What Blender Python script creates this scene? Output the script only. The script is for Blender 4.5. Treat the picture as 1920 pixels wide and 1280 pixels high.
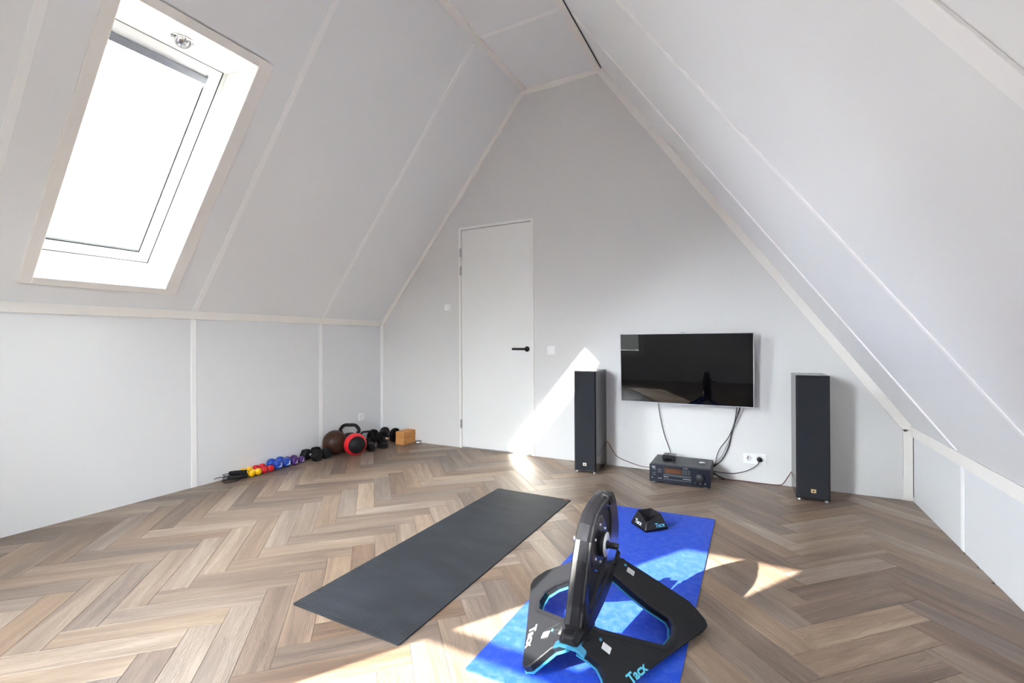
import bpy, bmesh, math, random
from mathutils import Vector, Matrix
from mathutils.geometry import tessellate_polygon

for o in list(bpy.data.objects):
    bpy.data.objects.remove(o, do_unlink=True)
scene = bpy.context.scene
COL = scene.collection
random.seed(7)
V = Vector

# ------------------------------------------------------------------ camera
FPX, CAM_H = 873.128, 1.155
YAW, PITCH, ROLL = 0.47715, 0.00068, -0.00535
cy, sy = math.cos(YAW), math.sin(YAW)
fwd = V((-sy * math.cos(PITCH), cy * math.cos(PITCH), math.sin(PITCH)))
rgt = V((cy, sy, 0))
upv = rgt.cross(fwd)
r_ = rgt * math.cos(ROLL) + upv * math.sin(ROLL)
u_ = -rgt * math.sin(ROLL) + upv * math.cos(ROLL)
cam = bpy.data.cameras.new('camera')
cam.sensor_width = 36.0
cam.lens = 36.0 * FPX / 1920.0
cam.clip_start = 0.02
camo = bpy.data.objects.new('camera', cam)
COL.objects.link(camo)
M3 = Matrix((r_, u_, -fwd)).transposed()
camo.matrix_world = Matrix.Translation((0, 0, CAM_H)) @ M3.to_4x4()
scene.camera = camo

# ------------------------------------------------------------------ world, sun, exposure
SKY_STRENGTH = 13.0
SUN_STRENGTH = 20.0
EXPOSURE = 1.55
w = bpy.data.worlds.new('world')
scene.world = w
w.use_nodes = True
wn = w.node_tree.nodes
bg = wn['Background']
wtc = wn.new('ShaderNodeTexCoord')
wsp = wn.new('ShaderNodeSeparateXYZ')
wcr = wn.new('ShaderNodeValToRGB')              # hazy sky above a darker ground
wmr = wn.new('ShaderNodeMapRange')
wmr.inputs['From Min'].default_value = -1.0
wmr.inputs['From Max'].default_value = 1.0
we = wcr.color_ramp.elements
we[0].position = 0.49; we[0].color = (0.05, 0.052, 0.05, 1)
we[1].position = 0.58; we[1].color = (0.885, 0.935, 1.0, 1)
wl = w.node_tree.links.new
wl(wtc.outputs['Generated'], wsp.inputs[0]); wl(wsp.outputs['Z'], wmr.inputs['Value'])
wl(wmr.outputs['Result'], wcr.inputs[0])
wdt = wn.new('ShaderNodeVectorMath'); wdt.operation = 'DOT_PRODUCT'      # the sky brightens towards the sun
wdt.inputs[1].default_value = tuple(-V((0.535, 0.845, -0.540)).normalized())
wmx = wn.new('ShaderNodeMath'); wmx.operation = 'MAXIMUM'; wmx.inputs[1].default_value = 0.0
wpw = wn.new('ShaderNodeMath'); wpw.operation = 'POWER'; wpw.inputs[1].default_value = 3.0
wma = wn.new('ShaderNodeMath'); wma.operation = 'MULTIPLY_ADD'; wma.inputs[1].default_value = 2.3; wma.inputs[2].default_value = 0.55
wsc = wn.new('ShaderNodeVectorMath'); wsc.operation = 'SCALE'
wl(wtc.outputs['Generated'], wdt.inputs[0]); wl(wdt.outputs['Value'], wmx.inputs[0]); wl(wmx.outputs[0], wpw.inputs[0]); wl(wpw.outputs[0], wma.inputs[0])
wl(wcr.outputs['Color'], wsc.inputs[0]); wl(wma.outputs[0], wsc.inputs['Scale']); wl(wsc.outputs[0], bg.inputs['Color'])
bg.inputs['Strength'].default_value = SKY_STRENGTH
sund = bpy.data.lights.new('sun', 'SUN')
sund.energy = SUN_STRENGTH
sund.angle = math.radians(0.5)
sund.color = (1.0, 0.93, 0.83)
suno = bpy.data.objects.new('sun', sund)
COL.objects.link(suno)
SUN_DIR = V((0.535, 0.845, -0.540)).normalized()
suno.rotation_euler = SUN_DIR.to_track_quat('-Z', 'Y').to_euler()
suno.location = (-6, -9, 8)

vs = scene.view_settings
vs.view_transform = 'Standard'
vs.look = 'None'
vs.gamma = 1.0
vs.use_curve_mapping = False
vs.exposure = EXPOSURE
scene.cycles.max_bounces = 14
scene.cycles.diffuse_bounces = 10
scene.cycles.transparent_max_bounces = 12
scene.cycles.use_denoising = True

# ------------------------------------------------------------------ colours and materials
def lin(r, g, b):
    f = lambda c: (c / 255) / 12.92 if c / 255 <= 0.04045 else ((c / 255 + 0.055) / 1.055) ** 2.4
    return (f(r), f(g), f(b), 1.0)

def mat(name, col, rough=0.5, metal=0.0, spec=0.5, bump=None, coat=0.0, var=None, sheen=0.0):
    """plain principled surface; bump = (scale, strength), var = (scale, amount) soft mottling"""
    m = bpy.data.materials.new(name)
    m.use_nodes = True
    nt = m.node_tree
    b = nt.nodes['Principled BSDF']
    b.inputs['Base Color'].default_value = col
    b.inputs['Roughness'].default_value = rough
    b.inputs['Metallic'].default_value = metal
    b.inputs['Specular IOR Level'].default_value = spec
    if coat:
        b.inputs['Coat Weight'].default_value = coat
        b.inputs['Coat Roughness'].default_value = 0.08
    if sheen:
        b.inputs['Sheen Weight'].default_value = sheen
        b.inputs['Sheen Roughness'].default_value = 0.4
    tc = nt.nodes.new('ShaderNodeTexCoord')
    if bump:
        n = nt.nodes.new('ShaderNodeTexNoise')
        n.inputs['Scale'].default_value = bump[0]
        n.inputs['Detail'].default_value = 4
        bp = nt.nodes.new('ShaderNodeBump')
        bp.inputs['Strength'].default_value = bump[1]
        bp.inputs['Distance'].default_value = 0.002
        nt.links.new(tc.outputs['Object'], n.inputs['Vector'])
        nt.links.new(n.outputs['Fac'], bp.inputs['Height'])
        nt.links.new(bp.outputs['Normal'], b.inputs['Normal'])
    if var:
        n2 = nt.nodes.new('ShaderNodeTexNoise')
        n2.inputs['Scale'].default_value = var[0]
        n2.inputs['Detail'].default_value = 5
        mr = nt.nodes.new('ShaderNodeMapRange')
        mr.inputs['From Min'].default_value = 0.3
        mr.inputs['From Max'].default_value = 0.7
        mr.inputs['To Min'].default_value = 1 - var[1]
        mr.inputs['To Max'].default_value = 1 + var[1]
        mx = nt.nodes.new('ShaderNodeVectorMath')
        mx.operation = 'MULTIPLY'
        mx.inputs[0].default_value = col[:3]
        nt.links.new(tc.outputs['Object'], n2.inputs['Vector'])
        nt.links.new(n2.outputs['Fac'], mr.inputs['Value'])
        nt.links.new(mr.outputs['Result'], mx.inputs[1])
        nt.links.new(mx.outputs['Vector'], b.inputs['Base Color'])
    return m

M = {}
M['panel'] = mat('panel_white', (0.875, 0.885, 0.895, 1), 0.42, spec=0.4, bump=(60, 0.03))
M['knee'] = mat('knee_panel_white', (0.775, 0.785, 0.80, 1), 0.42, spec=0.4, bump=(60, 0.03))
M['frame_white'] = mat('door_frame_white', (0.88, 0.87, 0.845, 1), 0.4)
M['strip'] = mat('strip_white', (0.955, 0.955, 0.955, 1), 0.4, spec=0.4)
M['wall'] = mat('gable_paint', (0.745, 0.738, 0.73, 1), 0.75, spec=0.25, bump=(90, 0.08))
M['trim'] = mat('limed_wood_trim', (0.90, 0.87, 0.83, 1), 0.5, spec=0.35, var=(3.0, 0.025))
M['white_gloss'] = mat('white_gloss', (0.86, 0.86, 0.85, 1), 0.3)
M['door'] = mat('door_white', (0.86, 0.865, 0.85, 1), 0.4)
M['plastic'] = mat('white_plastic', (0.93, 0.93, 0.93, 1), 0.3)
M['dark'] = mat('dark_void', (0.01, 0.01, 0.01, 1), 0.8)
M['black'] = mat('black_plastic', (0.008, 0.009, 0.011, 1), 0.42, spec=0.3)
M['black_metal'] = mat('black_metal', (0.006, 0.006, 0.008, 1), 0.36, spec=0.3)
M['rubber'] = mat('black_rubber', (0.011, 0.012, 0.013, 1), 0.6, spec=0.2, bump=(120, 0.15))
M['chrome'] = mat('chrome', (0.85, 0.85, 0.86, 1), 0.14, metal=1.0)
M['steel'] = mat('steel', (0.55, 0.55, 0.56, 1), 0.3, metal=1.0)
M['grey_bar'] = mat('grey_aluminium', (0.20, 0.21, 0.24, 1), 0.45, metal=0.3)
M['silver'] = mat('silver_plastic', (0.62, 0.63, 0.65, 1), 0.32, metal=0.5)

def glass_mat():
    m = bpy.data.materials.new('pane_glass')
    m.use_nodes = True
    nt = m.node_tree
    nt.nodes.clear()
    out = nt.nodes.new('ShaderNodeOutputMaterial')
    mix = nt.nodes.new('ShaderNodeMixShader')
    tr = nt.nodes.new('ShaderNodeBsdfTransparent')
    gl = nt.nodes.new('ShaderNodeBsdfGlossy')
    gl.inputs['Roughness'].default_value = 0.02
    fr = nt.nodes.new('ShaderNodeFresnel')
    fr.inputs['IOR'].default_value = 1.3
    tr.inputs['Color'].default_value = (0.97, 0.985, 0.98, 1)
    nt.links.new(fr.outputs[0], mix.inputs[0])
    nt.links.new(tr.outputs[0], mix.inputs[1])
    nt.links.new(gl.outputs[0], mix.inputs[2])
    nt.links.new(mix.outputs[0], out.inputs[0])
    return m
M['glass'] = glass_mat()

def wood_mat():
    """oak-look vinyl: UVMap runs along the plank in metres, plank_id gives each plank its own tone"""
    m = bpy.data.materials.new('oak_plank')
    m.use_nodes = True
    nt = m.node_tree
    L = nt.links.new
    N = nt.nodes.new
    b = nt.nodes['Principled BSDF']
    uv = N('ShaderNodeUVMap'); uv.uv_map = 'UVMap'
    pid = N('ShaderNodeUVMap'); pid.uv_map = 'plank_id'
    sp = N('ShaderNodeSeparateXYZ'); L(pid.outputs[0], sp.inputs[0])
    def stretch(su, sv):
        mp = N('ShaderNodeMapping'); mp.inputs['Scale'].default_value = (su, sv, 1)
        L(uv.outputs[0], mp.inputs['Vector'])
        return mp
    def noise(su, sv, detail=4, rough=0.55, dist=0.0):
        n = N('ShaderNodeTexNoise'); n.inputs['Scale'].default_value = 1
        n.inputs['Detail'].default_value = detail; n.inputs['Roughness'].default_value = rough
        n.inputs['Distortion'].default_value = dist
        L(stretch(su, sv).outputs[0], n.inputs['Vector'])
        return n
    bands = noise(1.3, 15, 4, 0.6, 0.8)          # long soft streaks of darker heartwood
    grain = noise(7, 260, 4, 0.65)
    cath = noise(2.6, 9, 2, 0.5, 0.3)            # flowing cathedral figure
    wv = N('ShaderNodeTexWave'); wv.wave_type = 'BANDS'; wv.bands_direction = 'Y'
    wv.inputs['Scale'].default_value = 16; wv.inputs['Distortion'].default_value = 9
    wv.inputs['Detail'].default_value = 2; wv.inputs['Detail Scale'].default_value = 1.2
    L(stretch(0.55, 2.6).outputs[0], wv.inputs['Vector'])
    def math_(op, a, bb):
        k = N('ShaderNodeMath'); k.operation = op
        for i, x in enumerate((a, bb)):
            if isinstance(x, (int, float)): k.inputs[i].default_value = x
            else: L(x, k.inputs[i])
        return k.outputs[0]
    t = math_('MULTIPLY', math_('SUBTRACT', bands.outputs['Fac'], 0.5), 0.98)
    t = math_('ADD', t, math_('MULTIPLY', math_('SUBTRACT', sp.outputs[0], 0.5), 0.40))
    t = math_('ADD', t, math_('MULTIPLY', math_('SUBTRACT', grain.outputs['Fac'], 0.5), 0.42))
    fig = math_('MULTIPLY', math_('SUBTRACT', wv.outputs['Fac'], 0.5), math_('MULTIPLY', math_('GREATER_THAN', cath.outputs['Fac'], 0.50), 0.24))
    t = math_('ADD', t, fig)
    t = math_('ADD', t, 0.5)
    cr = N('ShaderNodeValToRGB')
    e = cr.color_ramp.elements
    e[0].position = 0.0; e[0].color = lin(82, 67, 57)
    e[1].position = 1.0; e[1].color = lin(178, 159, 140)
    e2 = cr.color_ramp.elements.new(0.35); e2.color = lin(114, 96, 83)
    e3 = cr.color_ramp.elements.new(0.62); e3.color = lin(140, 120, 103)
    L(t, cr.inputs[0])
    hs = N('ShaderNodeHueSaturation')
    hs.inputs['Hue'].default_value = 0.5
    L(cr.outputs[0], hs.inputs['Color'])
    L(math_('ADD', math_('MULTIPLY', sp.outputs[1], 0.35), 0.80), hs.inputs['Saturation'])
    L(hs.outputs[0], b.inputs['Base Color'])
    b.inputs['Roughness'].default_value = 0.38
    b.inputs['Specular IOR Level'].default_value = 0.4
    bp = N('ShaderNodeBump'); bp.inputs['Strength'].default_value = 0.12; bp.inputs['Distance'].default_value = 0.001
    L(grain.outputs['Fac'], bp.inputs['Height'])
    L(bp.outputs[0], b.inputs['Normal'])
    return m
M['oak'] = wood_mat()

# ------------------------------------------------------------------ mesh helpers
class MB:
    def __init__(self):
        self.v, self.f, self.sm = [], [], []
    def add(self, vs, fs, smooth=False):
        n = len(self.v)
        self.v += [tuple(p) for p in vs]
        self.f += [tuple(i + n for i in f) for f in fs]
        self.sm += [smooth] * len(fs)
        return self
    def box(self, a, b):
        (x0, y0, z0), (x1, y1, z1) = a, b
        return self.add([(x0, y0, z0), (x1, y0, z0), (x1, y1, z0), (x0, y1, z0), (x0, y0, z1), (x1, y0, z1), (x1, y1, z1), (x0, y1, z1)],
                        [(0, 3, 2, 1), (4, 5, 6, 7), (0, 1, 5, 4), (1, 2, 6, 5), (2, 3, 7, 6), (3, 0, 4, 7)])
    def hexa(self, p):      # eight corners, bottom loop then top loop
        return self.add(p, [(0, 3, 2, 1), (4, 5, 6, 7), (0, 1, 5, 4), (1, 2, 6, 5), (2, 3, 7, 6), (3, 0, 4, 7)])
    def loft(self, loops, cap0=True, cap1=True, smooth=False):
        n = len(loops[0])
        vs = [p for l in loops for p in l]
        fs = []
        for k in range(len(loops) - 1):
            for i in range(n):
                j = (i + 1) % n
                fs.append((k * n + i, k * n + j, (k + 1) * n + j, (k + 1) * n + i))
        self.add(vs, fs, smooth)
        m = len(self.v) - len(vs)
        if cap0: self.f.append(tuple(m + i for i in reversed(range(n)))); self.sm.append(False)
        if cap1: self.f.append(tuple(m + (len(loops) - 1) * n + i for i in range(n))); self.sm.append(False)
        return self
    def lathe(self, prof, seg=24, o=(0, 0, 0), ax=(0, 0, 1), cap=True, smooth=True, rot=0.0):
        a = V(ax).normalized()
        t = V((1, 0, 0)) if abs(a.x) < 0.9 else V((0, 0, 1))
        e1 = (t - a * t.dot(a)).normalized(); e2 = a.cross(e1)
        o = V(o)
        loops = []
        for r, h in prof:
            loops.append([o + a * h + (e1 * math.cos(2 * math.pi * i / seg + rot) + e2 * math.sin(2 * math.pi * i / seg + rot)) * max(r, 1e-5) for i in range(seg)])
        return self.loft(loops, cap, cap, smooth)
    def tube(self, pts, r, seg=8, closed=False, cap=True):
        pts = [V(p) for p in pts]
        loops = []
        n = len(pts)
        prev = None
        for i in range(n):
            if closed:
                d = (pts[(i + 1) % n] - pts[i - 1]).normalized()
            else:
                d = (pts[min(i + 1, n - 1)] - pts[max(i - 1, 0)]).normalized()
            if prev is None:
                t = V((0, 0, 1)) if abs(d.z) < 0.9 else V((1, 0, 0))
                e1 = (t - d * t.dot(d)).normalized()
            else:
                e1 = (prev - d * prev.dot(d)).normalized()
            prev = e1
            e2 = d.cross(e1)
            rr = r[i] if isinstance(r, (list, tuple)) else r
            loops.append([pts[i] + (e1 * math.cos(2 * math.pi * k / seg) + e2 * math.sin(2 * math.pi * k / seg)) * rr for k in range(seg)])
        if closed:
            loops.append(loops[0])
            return self.loft(loops, False, False, True)
        return self.loft(loops, cap, cap, True)
    def plate(self, outer, holes, top, bot):
        """flat plate with holes; top / bot map a 2D point to 3D"""
        polys = [outer] + holes
        flat = [p for l in polys for p in l]
        tri = tessellate_polygon([[V((p[0], p[1], 0)) for p in l] for l in polys])
        n = len(flat)
        vs = [top(*p) for p in flat] + [bot(*p) for p in flat]
        fs = []
        for t in tri:
            a, b, c = (V((*flat[i], 0)) for i in t)
            if (b - a).cross(c - a).z < 0: t = (t[0], t[2], t[1])
            fs.append(tuple(t)); fs.append(tuple(i + n for i in (t[0], t[2], t[1])))
        k = 0
        for l in polys:
            for i in range(len(l)):
                a, b = k + i, k + (i + 1) % len(l)
                fs.append((a, a + n, b + n, b))
            k += len(l)
        return self.add(vs, fs)
    def shift(self, d):
        self.v = [(p[0] + d[0], p[1] + d[1], p[2] + d[2]) for p in self.v]
        return self

def obj(name, mb, m, parent=None, loc=None, bevel=0.0, seg=2, fix=True, kind=None):
    me = bpy.data.meshes.new(name)
    me.from_pydata(mb.v, [], mb.f)
    if any(mb.sm):
        me.polygons.foreach_set('use_smooth', mb.sm)
    me.update()
    if fix:
        bm = bmesh.new(); bm.from_mesh(me)
        bmesh.ops.recalc_face_normals(bm, faces=bm.faces)
        bm.to_mesh(me); bm.free()
    me.materials.append(m)
    o = bpy.data.objects.new(name, me)
    COL.objects.link(o)
    if parent: o.parent = parent
    if loc: o.location = loc
    if bevel:
        bv = o.modifiers.new('edge', 'BEVEL')
        bv.width = bevel; bv.segments = seg; bv.limit_method = 'ANGLE'; bv.angle_limit = math.radians(35)
        bv.harden_normals = False
    if kind: o['kind'] = kind
    return o

def tag(o, label, cat, group=None):
    o['label'] = label; o['category'] = cat
    if group: o['group'] = group
    return o

def thing(name, label, cat, loc=(0, 0, 0), rz=0.0, group=None):
    o = bpy.data.objects.new(name, None)
    o.empty_display_size = 0.05
    COL.objects.link(o)
    o.location = loc; o.rotation_euler = (0, 0, rz)
    return tag(o, label, cat, group)

def struct_root(name, loc=(0, 0, 0)):
    o = bpy.data.objects.new(name, None)
    o.empty_display_size = 0.05
    COL.objects.link(o); o.location = loc
    o['kind'] = 'structure'
    return o

def struct(name, mb, m, parent=None, bevel=0.0):
    o = obj(name, mb, m, parent, bevel=bevel)
    if parent is None: o['kind'] = 'structure'
    return o

def text_mb(body, size, depth, org, xdir, ydir, bold=0.0, xs=1.0):
    """lettering as a thin solid; org = baseline start"""
    cu = bpy.data.curves.new('lettering', 'FONT')
    cu.body = body; cu.size = size; cu.extrude = depth; cu.offset = bold; cu.resolution_u = 3
    to = bpy.data.objects.new('lettering_source', cu)
    COL.objects.link(to)
    bpy.context.view_layer.update()
    me = bpy.data.meshes.new_from_object(to.evaluated_get(bpy.context.evaluated_depsgraph_get()))
    xd, yd = V(xdir).normalized(), V(ydir)
    yd = (yd - xd * yd.dot(xd)).normalized()
    zd = xd.cross(yd)
    mb = MB()
    mb.add([V(org) + xd * (p.co.x * xs) + yd * p.co.y + zd * p.co.z for p in me.vertices], [tuple(p.vertices) for p in me.polygons])
    bpy.data.objects.remove(to, do_unlink=True)
    bpy.data.curves.remove(cu); bpy.data.meshes.remove(me)
    return mb

def bez(pts, n=10):
    """smooth curve through points (Catmull-Rom)"""
    pts = [V(p) for p in pts]
    P = [pts[0] * 2 - pts[1]] + pts + [pts[-1] * 2 - pts[-2]]
    out = []
    for i in range(1, len(P) - 2):
        p0, p1, p2, p3 = P[i - 1:i + 3]
        for k in range(n):
            t = k / n
            out.append(0.5 * ((2 * p1) + (p2 - p0) * t + (2 * p0 - 5 * p1 + 4 * p2 - p3) * t * t + (3 * p1 - p0 - 3 * p2 + p3) * t ** 3))
    out.append(pts[-1])
    return out

# ================================================================== ROOM
XL, XR, YF, YB = -3.996, 1.016, 4.283, -0.647        # left, right, gable, rear gable
KL, KR, ZC, AL, AR = 1.383, 0.5254, 3.722, -2.083, -1.246   # knee heights, flat ceiling, its two edges
SEAMS = [YB, -0.325, 0.91, 2.15, 3.39, YF]
T = 0.06

slL = V((AL - XL, 0, ZC - KL)); LL = slL.length; slL.normalize(); outL = V((-slL.z, 0, slL.x))
slR = V((AR - XR, 0, ZC - KR)); LR = slR.length; slR.normalize(); outR = V((slR.z, 0, -slR.x))
def PL(y, s, d=0.0):
    p = V((XL, y, KL)) + slL * s + outL * d
    return p
def PR(y, s, d=0.0):
    return V((XR, y, KR)) + slR * s + outR * d

def slab(P, y0, y1, s0, s1, d0, d1):
    return [P(y0, s0, d0), P(y1, s0, d0), P(y1, s1, d0), P(y0, s1, d0), P(y0, s0, d1), P(y1, s0, d1), P(y1, s1, d1), P(y0, s1, d1)]

# floor: base slab and one object for each plank
base = MB().box((XL - 0.3, YB - 0.3, -0.20), (XR + 0.3, YF + 0.3, -0.0042))
floor = struct('floor', base, M['dark'])

PW, PN, PTH, PU0, PV0 = 0.1215, 5, math.radians(44.1), 0.10173 - 8, 0.04336
ct, st = math.cos(PTH), math.sin(PTH)
def uv2xy(u, v):
    U, W = (u + PU0) * PW, (v + PV0) * PW
    return (U * ct - W * st, U * st + W * ct)
def clip(poly, ax, lim, keep_less):
    out = []
    for i in range(len(poly)):
        a, b = poly[i], poly[(i + 1) % len(poly)]
        ia = (a[ax] <= lim) if keep_less else (a[ax] >= lim)
        ib = (b[ax] <= lim) if keep_less else (b[ax] >= lim)
        if ia: out.append(a)
        if ia != ib:
            t = (lim - a[ax]) / (b[ax] - a[ax])
            out.append((a[0] + (b[0] - a[0]) * t, a[1] + (b[1] - a[1]) * t))
    return out
def inset(poly, d):
    n = len(poly); out = []
    for i in range(n):
        p0, p1, p2 = V(poly[i - 1]), V(poly[i]), V(poly[(i + 1) % n])
        e1, e2 = (p1 - p0).normalized(), (p2 - p1).normalized()
        n1, n2 = V((-e1.y, e1.x)), V((-e2.y, e2.x))
        k = max(0.3, 1 + n1.dot(n2))
        out.append(tuple(p1 + (n1 + n2) * (d / k)))
    return out
def area(p):
    return 0.5 * sum(p[i][0] * p[(i + 1) % len(p)][1] - p[(i + 1) % len(p)][0] * p[i][1] for i in range(len(p)))

def build_planks():
    rng = random.Random(11)
    items = []
    for n in range(-60, 80):
        for m in range(-12, 14):
            for hor in (True, False):
                if hor:
                    u0, v0, du, dv = n + 10 * m, n, 5, 1
                else:
                    u0, v0, du, dv = n, n + 1 + 10 * m, 1, 5
                q = [(u0, v0), (u0 + du, v0), (u0 + du, v0 + dv), (u0, v0 + dv)]
                xy = [uv2xy(*p) for p in q]
                if max(p[0] for p in xy) < XL or min(p[0] for p in xy) > XR or max(p[1] for p in xy) < YB or min(p[1] for p in xy) > YF:
                    continue
                poly = xy
                for ax, lim, less in ((0, XL, False), (0, XR, True), (1, YB, False), (1, YF, True)):
                    if poly: poly = clip(poly, ax, lim, less)
                if len(poly) < 3: continue
                # drop doubled points
                pp = []
                for p in poly:
                    if not pp or math.hypot(p[0] - pp[-1][0], p[1] - pp[-1][1]) > 1e-4: pp.append(p)
                if math.hypot(pp[0][0] - pp[-1][0], pp[0][1] - pp[-1][1]) < 1e-4: pp.pop()
                if len(pp) < 3 or area(pp) < 4e-4: continue
                cx = sum(p[0] for p in pp) / len(pp); cy_ = sum(p[1] for p in pp) / len(pp)
                d = V((cx, cy_, -CAM_H))
                zc = d.dot(fwd)
                inside = zc > 0.3 and abs(d.dot(r_) / zc) < 1.12 and d.dot(u_) / zc > -0.80
                items.append((0 if inside else 1, zc, hor, xy[0], pp, rng.random(), rng.random(), rng.random() * 40, rng.random() * 40))
    items.sort(key=lambda t: (t[0], t[1]))
    def geom(it):
        _, _, hor, o, pp, r1, r2, ou, ov = it
        a = inset(pp, 0.0004); b = inset(pp, 0.0014)
        n = len(pp)
        vs = [(x, y, -0.004) for x, y in a] + [(x, y, -0.0011) for x, y in a] + [(x, y, 0.0) for x, y in b]
        fs = [tuple(range(2 * n, 3 * n))]
        for i in range(n):
            j = (i + 1) % n
            fs.append((i, j, n + j, n + i)); fs.append((n + i, n + j, 2 * n + j, 2 * n + i))
        uvs = []
        for x, y, z in vs:
            dx, dy = x - o[0], y - o[1]
            U, W = dx * ct + dy * st, -dx * st + dy * ct
            uvs.append((U + ou, W + ov) if hor else (W + ou, U + ov))
        return vs, fs, uvs, (r1, r2)
    def make(name, geoms):
        vs, fs, uvs, ids = [], [], [], []
        for g in geoms:
            n = len(vs)
            vs += g[0]; fs += [tuple(i + n for i in f) for f in g[1]]; uvs += g[2]; ids += [g[3]] * len(g[0])
        me = bpy.data.meshes.new(name)
        me.from_pydata(vs, [], fs)
        l1 = me.uv_layers.new(name='UVMap'); l2 = me.uv_layers.new(name='plank_id')
        for lp in me.loops:
            l1.data[lp.index].uv = uvs[lp.vertex_index]
            l2.data[lp.index].uv = ids[lp.vertex_index]
        me.materials.append(M['oak'])
        me.update()
        o = bpy.data.objects.new(name, me)
        COL.objects.link(o); o.parent = floor
        return o
    one = items[:300]; rest = items[300:]
    for it in one: make('plank', [geom(it)])
    if rest:
        o = make('far_planks', [geom(it) for it in rest]); o['kind'] = 'stuff'
build_planks()

# knee walls, panel by panel with cover strips over the joints
def knee(name, x, h, sgn):
    r = struct_root(name, (x, 0, 0))
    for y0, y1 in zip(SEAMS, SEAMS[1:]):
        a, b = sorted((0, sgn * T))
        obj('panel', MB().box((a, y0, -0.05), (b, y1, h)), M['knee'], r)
    for y in SEAMS[1:-1]:
        wd = 0.021 if sgn < 0 else 0.018
        a, b = sorted((0, -sgn * 0.005))
        obj('cover_strip', MB().box((a, y - wd, 0.0), (b, y + wd, h - 0.03)), M['strip'], r, bevel=0.002)
    return r
knee('wall_left', XL, KL, -1)
knee('wall_right', XR, KR, 1)

# left slope with the roof-window opening
WY0, WY1, WS0, WS1 = 1.150, 1.886, 0.232, 1.957
CY0, CY1, CS0, CS1 = 1.162, 1.868, 0.242, 1.957        # inner edges of the casing boards
r = struct_root('ceiling_left')
for y0, y1 in zip(SEAMS, SEAMS[1:]):
    mb = MB()
    if y0 < WY0 < y1:
        for a, b, c, d in ((y0, WY0 - 0.012, 0, LL), (WY1 + 0.012, y1, 0, LL), (WY0 - 0.012, WY1 + 0.012, 0, WS0 - 0.012), (WY0 - 0.012, WY1 + 0.012, WS1 + 0.012, LL)):
            mb.hexa(slab(PL, a, b, c, d, 0, T))
    else:
        mb.hexa(slab(PL, y0, y1, 0, LL, 0, T))
    obj('panel', mb, M['panel'], r)
for y in SEAMS[1:-1]:
    obj('cover_strip', MB().hexa(slab(PL, y - 0.022, y + 0.022, 0.02, LL - 0.03, -0.005, 0)), M['strip'], r, bevel=0.002)
# right slope
r = struct_root('ceiling_right')
VY0, VY1, VS0, VS1 = -0.02, 0.660, 0.62, 2.25           # added roof window on this side, unseen, just outside the picture
for y0, y1 in zip(SEAMS, SEAMS[1:]):
    mb = MB()
    if y0 < VY0 < y1:
        for a, b, c, d in ((y0, VY0 - 0.012, 0, LR), (VY1 + 0.012, y1, 0, LR), (VY0 - 0.012, VY1 + 0.012, 0, VS0 - 0.012), (VY0 - 0.012, VY1 + 0.012, VS1 + 0.012, LR)):
            mb.hexa(slab(PR, a, b, c, d, 0, T))
    else:
        mb.hexa(slab(PR, y0, y1, 0, LR, 0, T))
    obj('panel', mb, M['panel'], r)
for y, wd, th in ((-0.325, 0.022, 0.005), (0.88, 0.026, 0.006), (2.15, 0.017, 0.006), (3.43, 0.010, 0.009)):
    obj('cover_strip', MB().hexa(slab(PR, y - wd, y + wd, 0.02, LR - 0.03, -th, 0)), M['strip'], r, bevel=0.0015)
# flat top
r = struct_root('ceiling')
for y0, y1 in zip(SEAMS, SEAMS[1:]):
    obj('panel', MB().box((AL - 0.1, y0, ZC), (AR + 0.1, y1, ZC + T)), M['panel'], r)
for y in SEAMS[1:-1]:
    obj('cover_strip', MB().box((AL + 0.02, y - 0.02 - 0.02, ZC - 0.005), (AR - 0.02, y + 0.02 - 0.02, ZC)), M['strip'], r, bevel=0.002)

# gable walls
gable = [(XL - 0.1, -0.1), (XR + 0.1, -0.1), (XR + 0.1, KR), (XR, KR), (AR, ZC), (AL, ZC), (XL, KL), (XL - 0.1, KL)]
gable = [(XL - T, -0.1), (XR + T, -0.1), (XR + T, KR + 0.02), (AR + 0.02, ZC + T), (AL - 0.02, ZC + T), (XL - T, KL + 0.02)]
DX0, DX1, DZ = -2.866, -1.962, 2.41
doorhole = [(DX0, 0.0), (DX1, 0.0), (DX1, DZ), (DX0, DZ)]
gpoly = [(XL - T, -0.1), (XR + T, -0.1), (XR + T, KR + 0.02), (AR + 0.02, ZC + T), (AL - 0.02, ZC + T), (XL - T, KL + 0.02)]
struct('wall_back', MB().plate(gpoly, [doorhole], lambda x, z: (x, YF, z), lambda x, z: (x, YF + 0.12, z)), M['wall'])
GX0, GX1, GZ0, GZ1 = -2.567, -1.896, 0.52, 2.253
struct('wall_front', MB().plate(gpoly, [[(GX0, GZ0), (GX1, GZ0), (GX1, GZ1), (GX0, GZ1)]], lambda x, z: (x, YB, z), lambda x, z: (x, YB - 0.10, z)), M['wall'])

# ------------------------------------------------------------------ trims
def bar(P0, P1, wv, tv, sh=0.0):
    """board from P0 to P1; wv = width vector, tv = thickness vector"""
    P0, P1, wv, tv = V(P0), V(P1), V(wv), V(tv)
    return [P0, P1, P1 + wv, P0 + wv, P0 + tv, P1 + tv, P1 + wv + tv, P0 + wv + tv]
tn = 0.018
gin = V((0, -tn, 0))
inL = -outL; inR = -outR                       # normals pointing into the room
mits = 0.06
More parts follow.
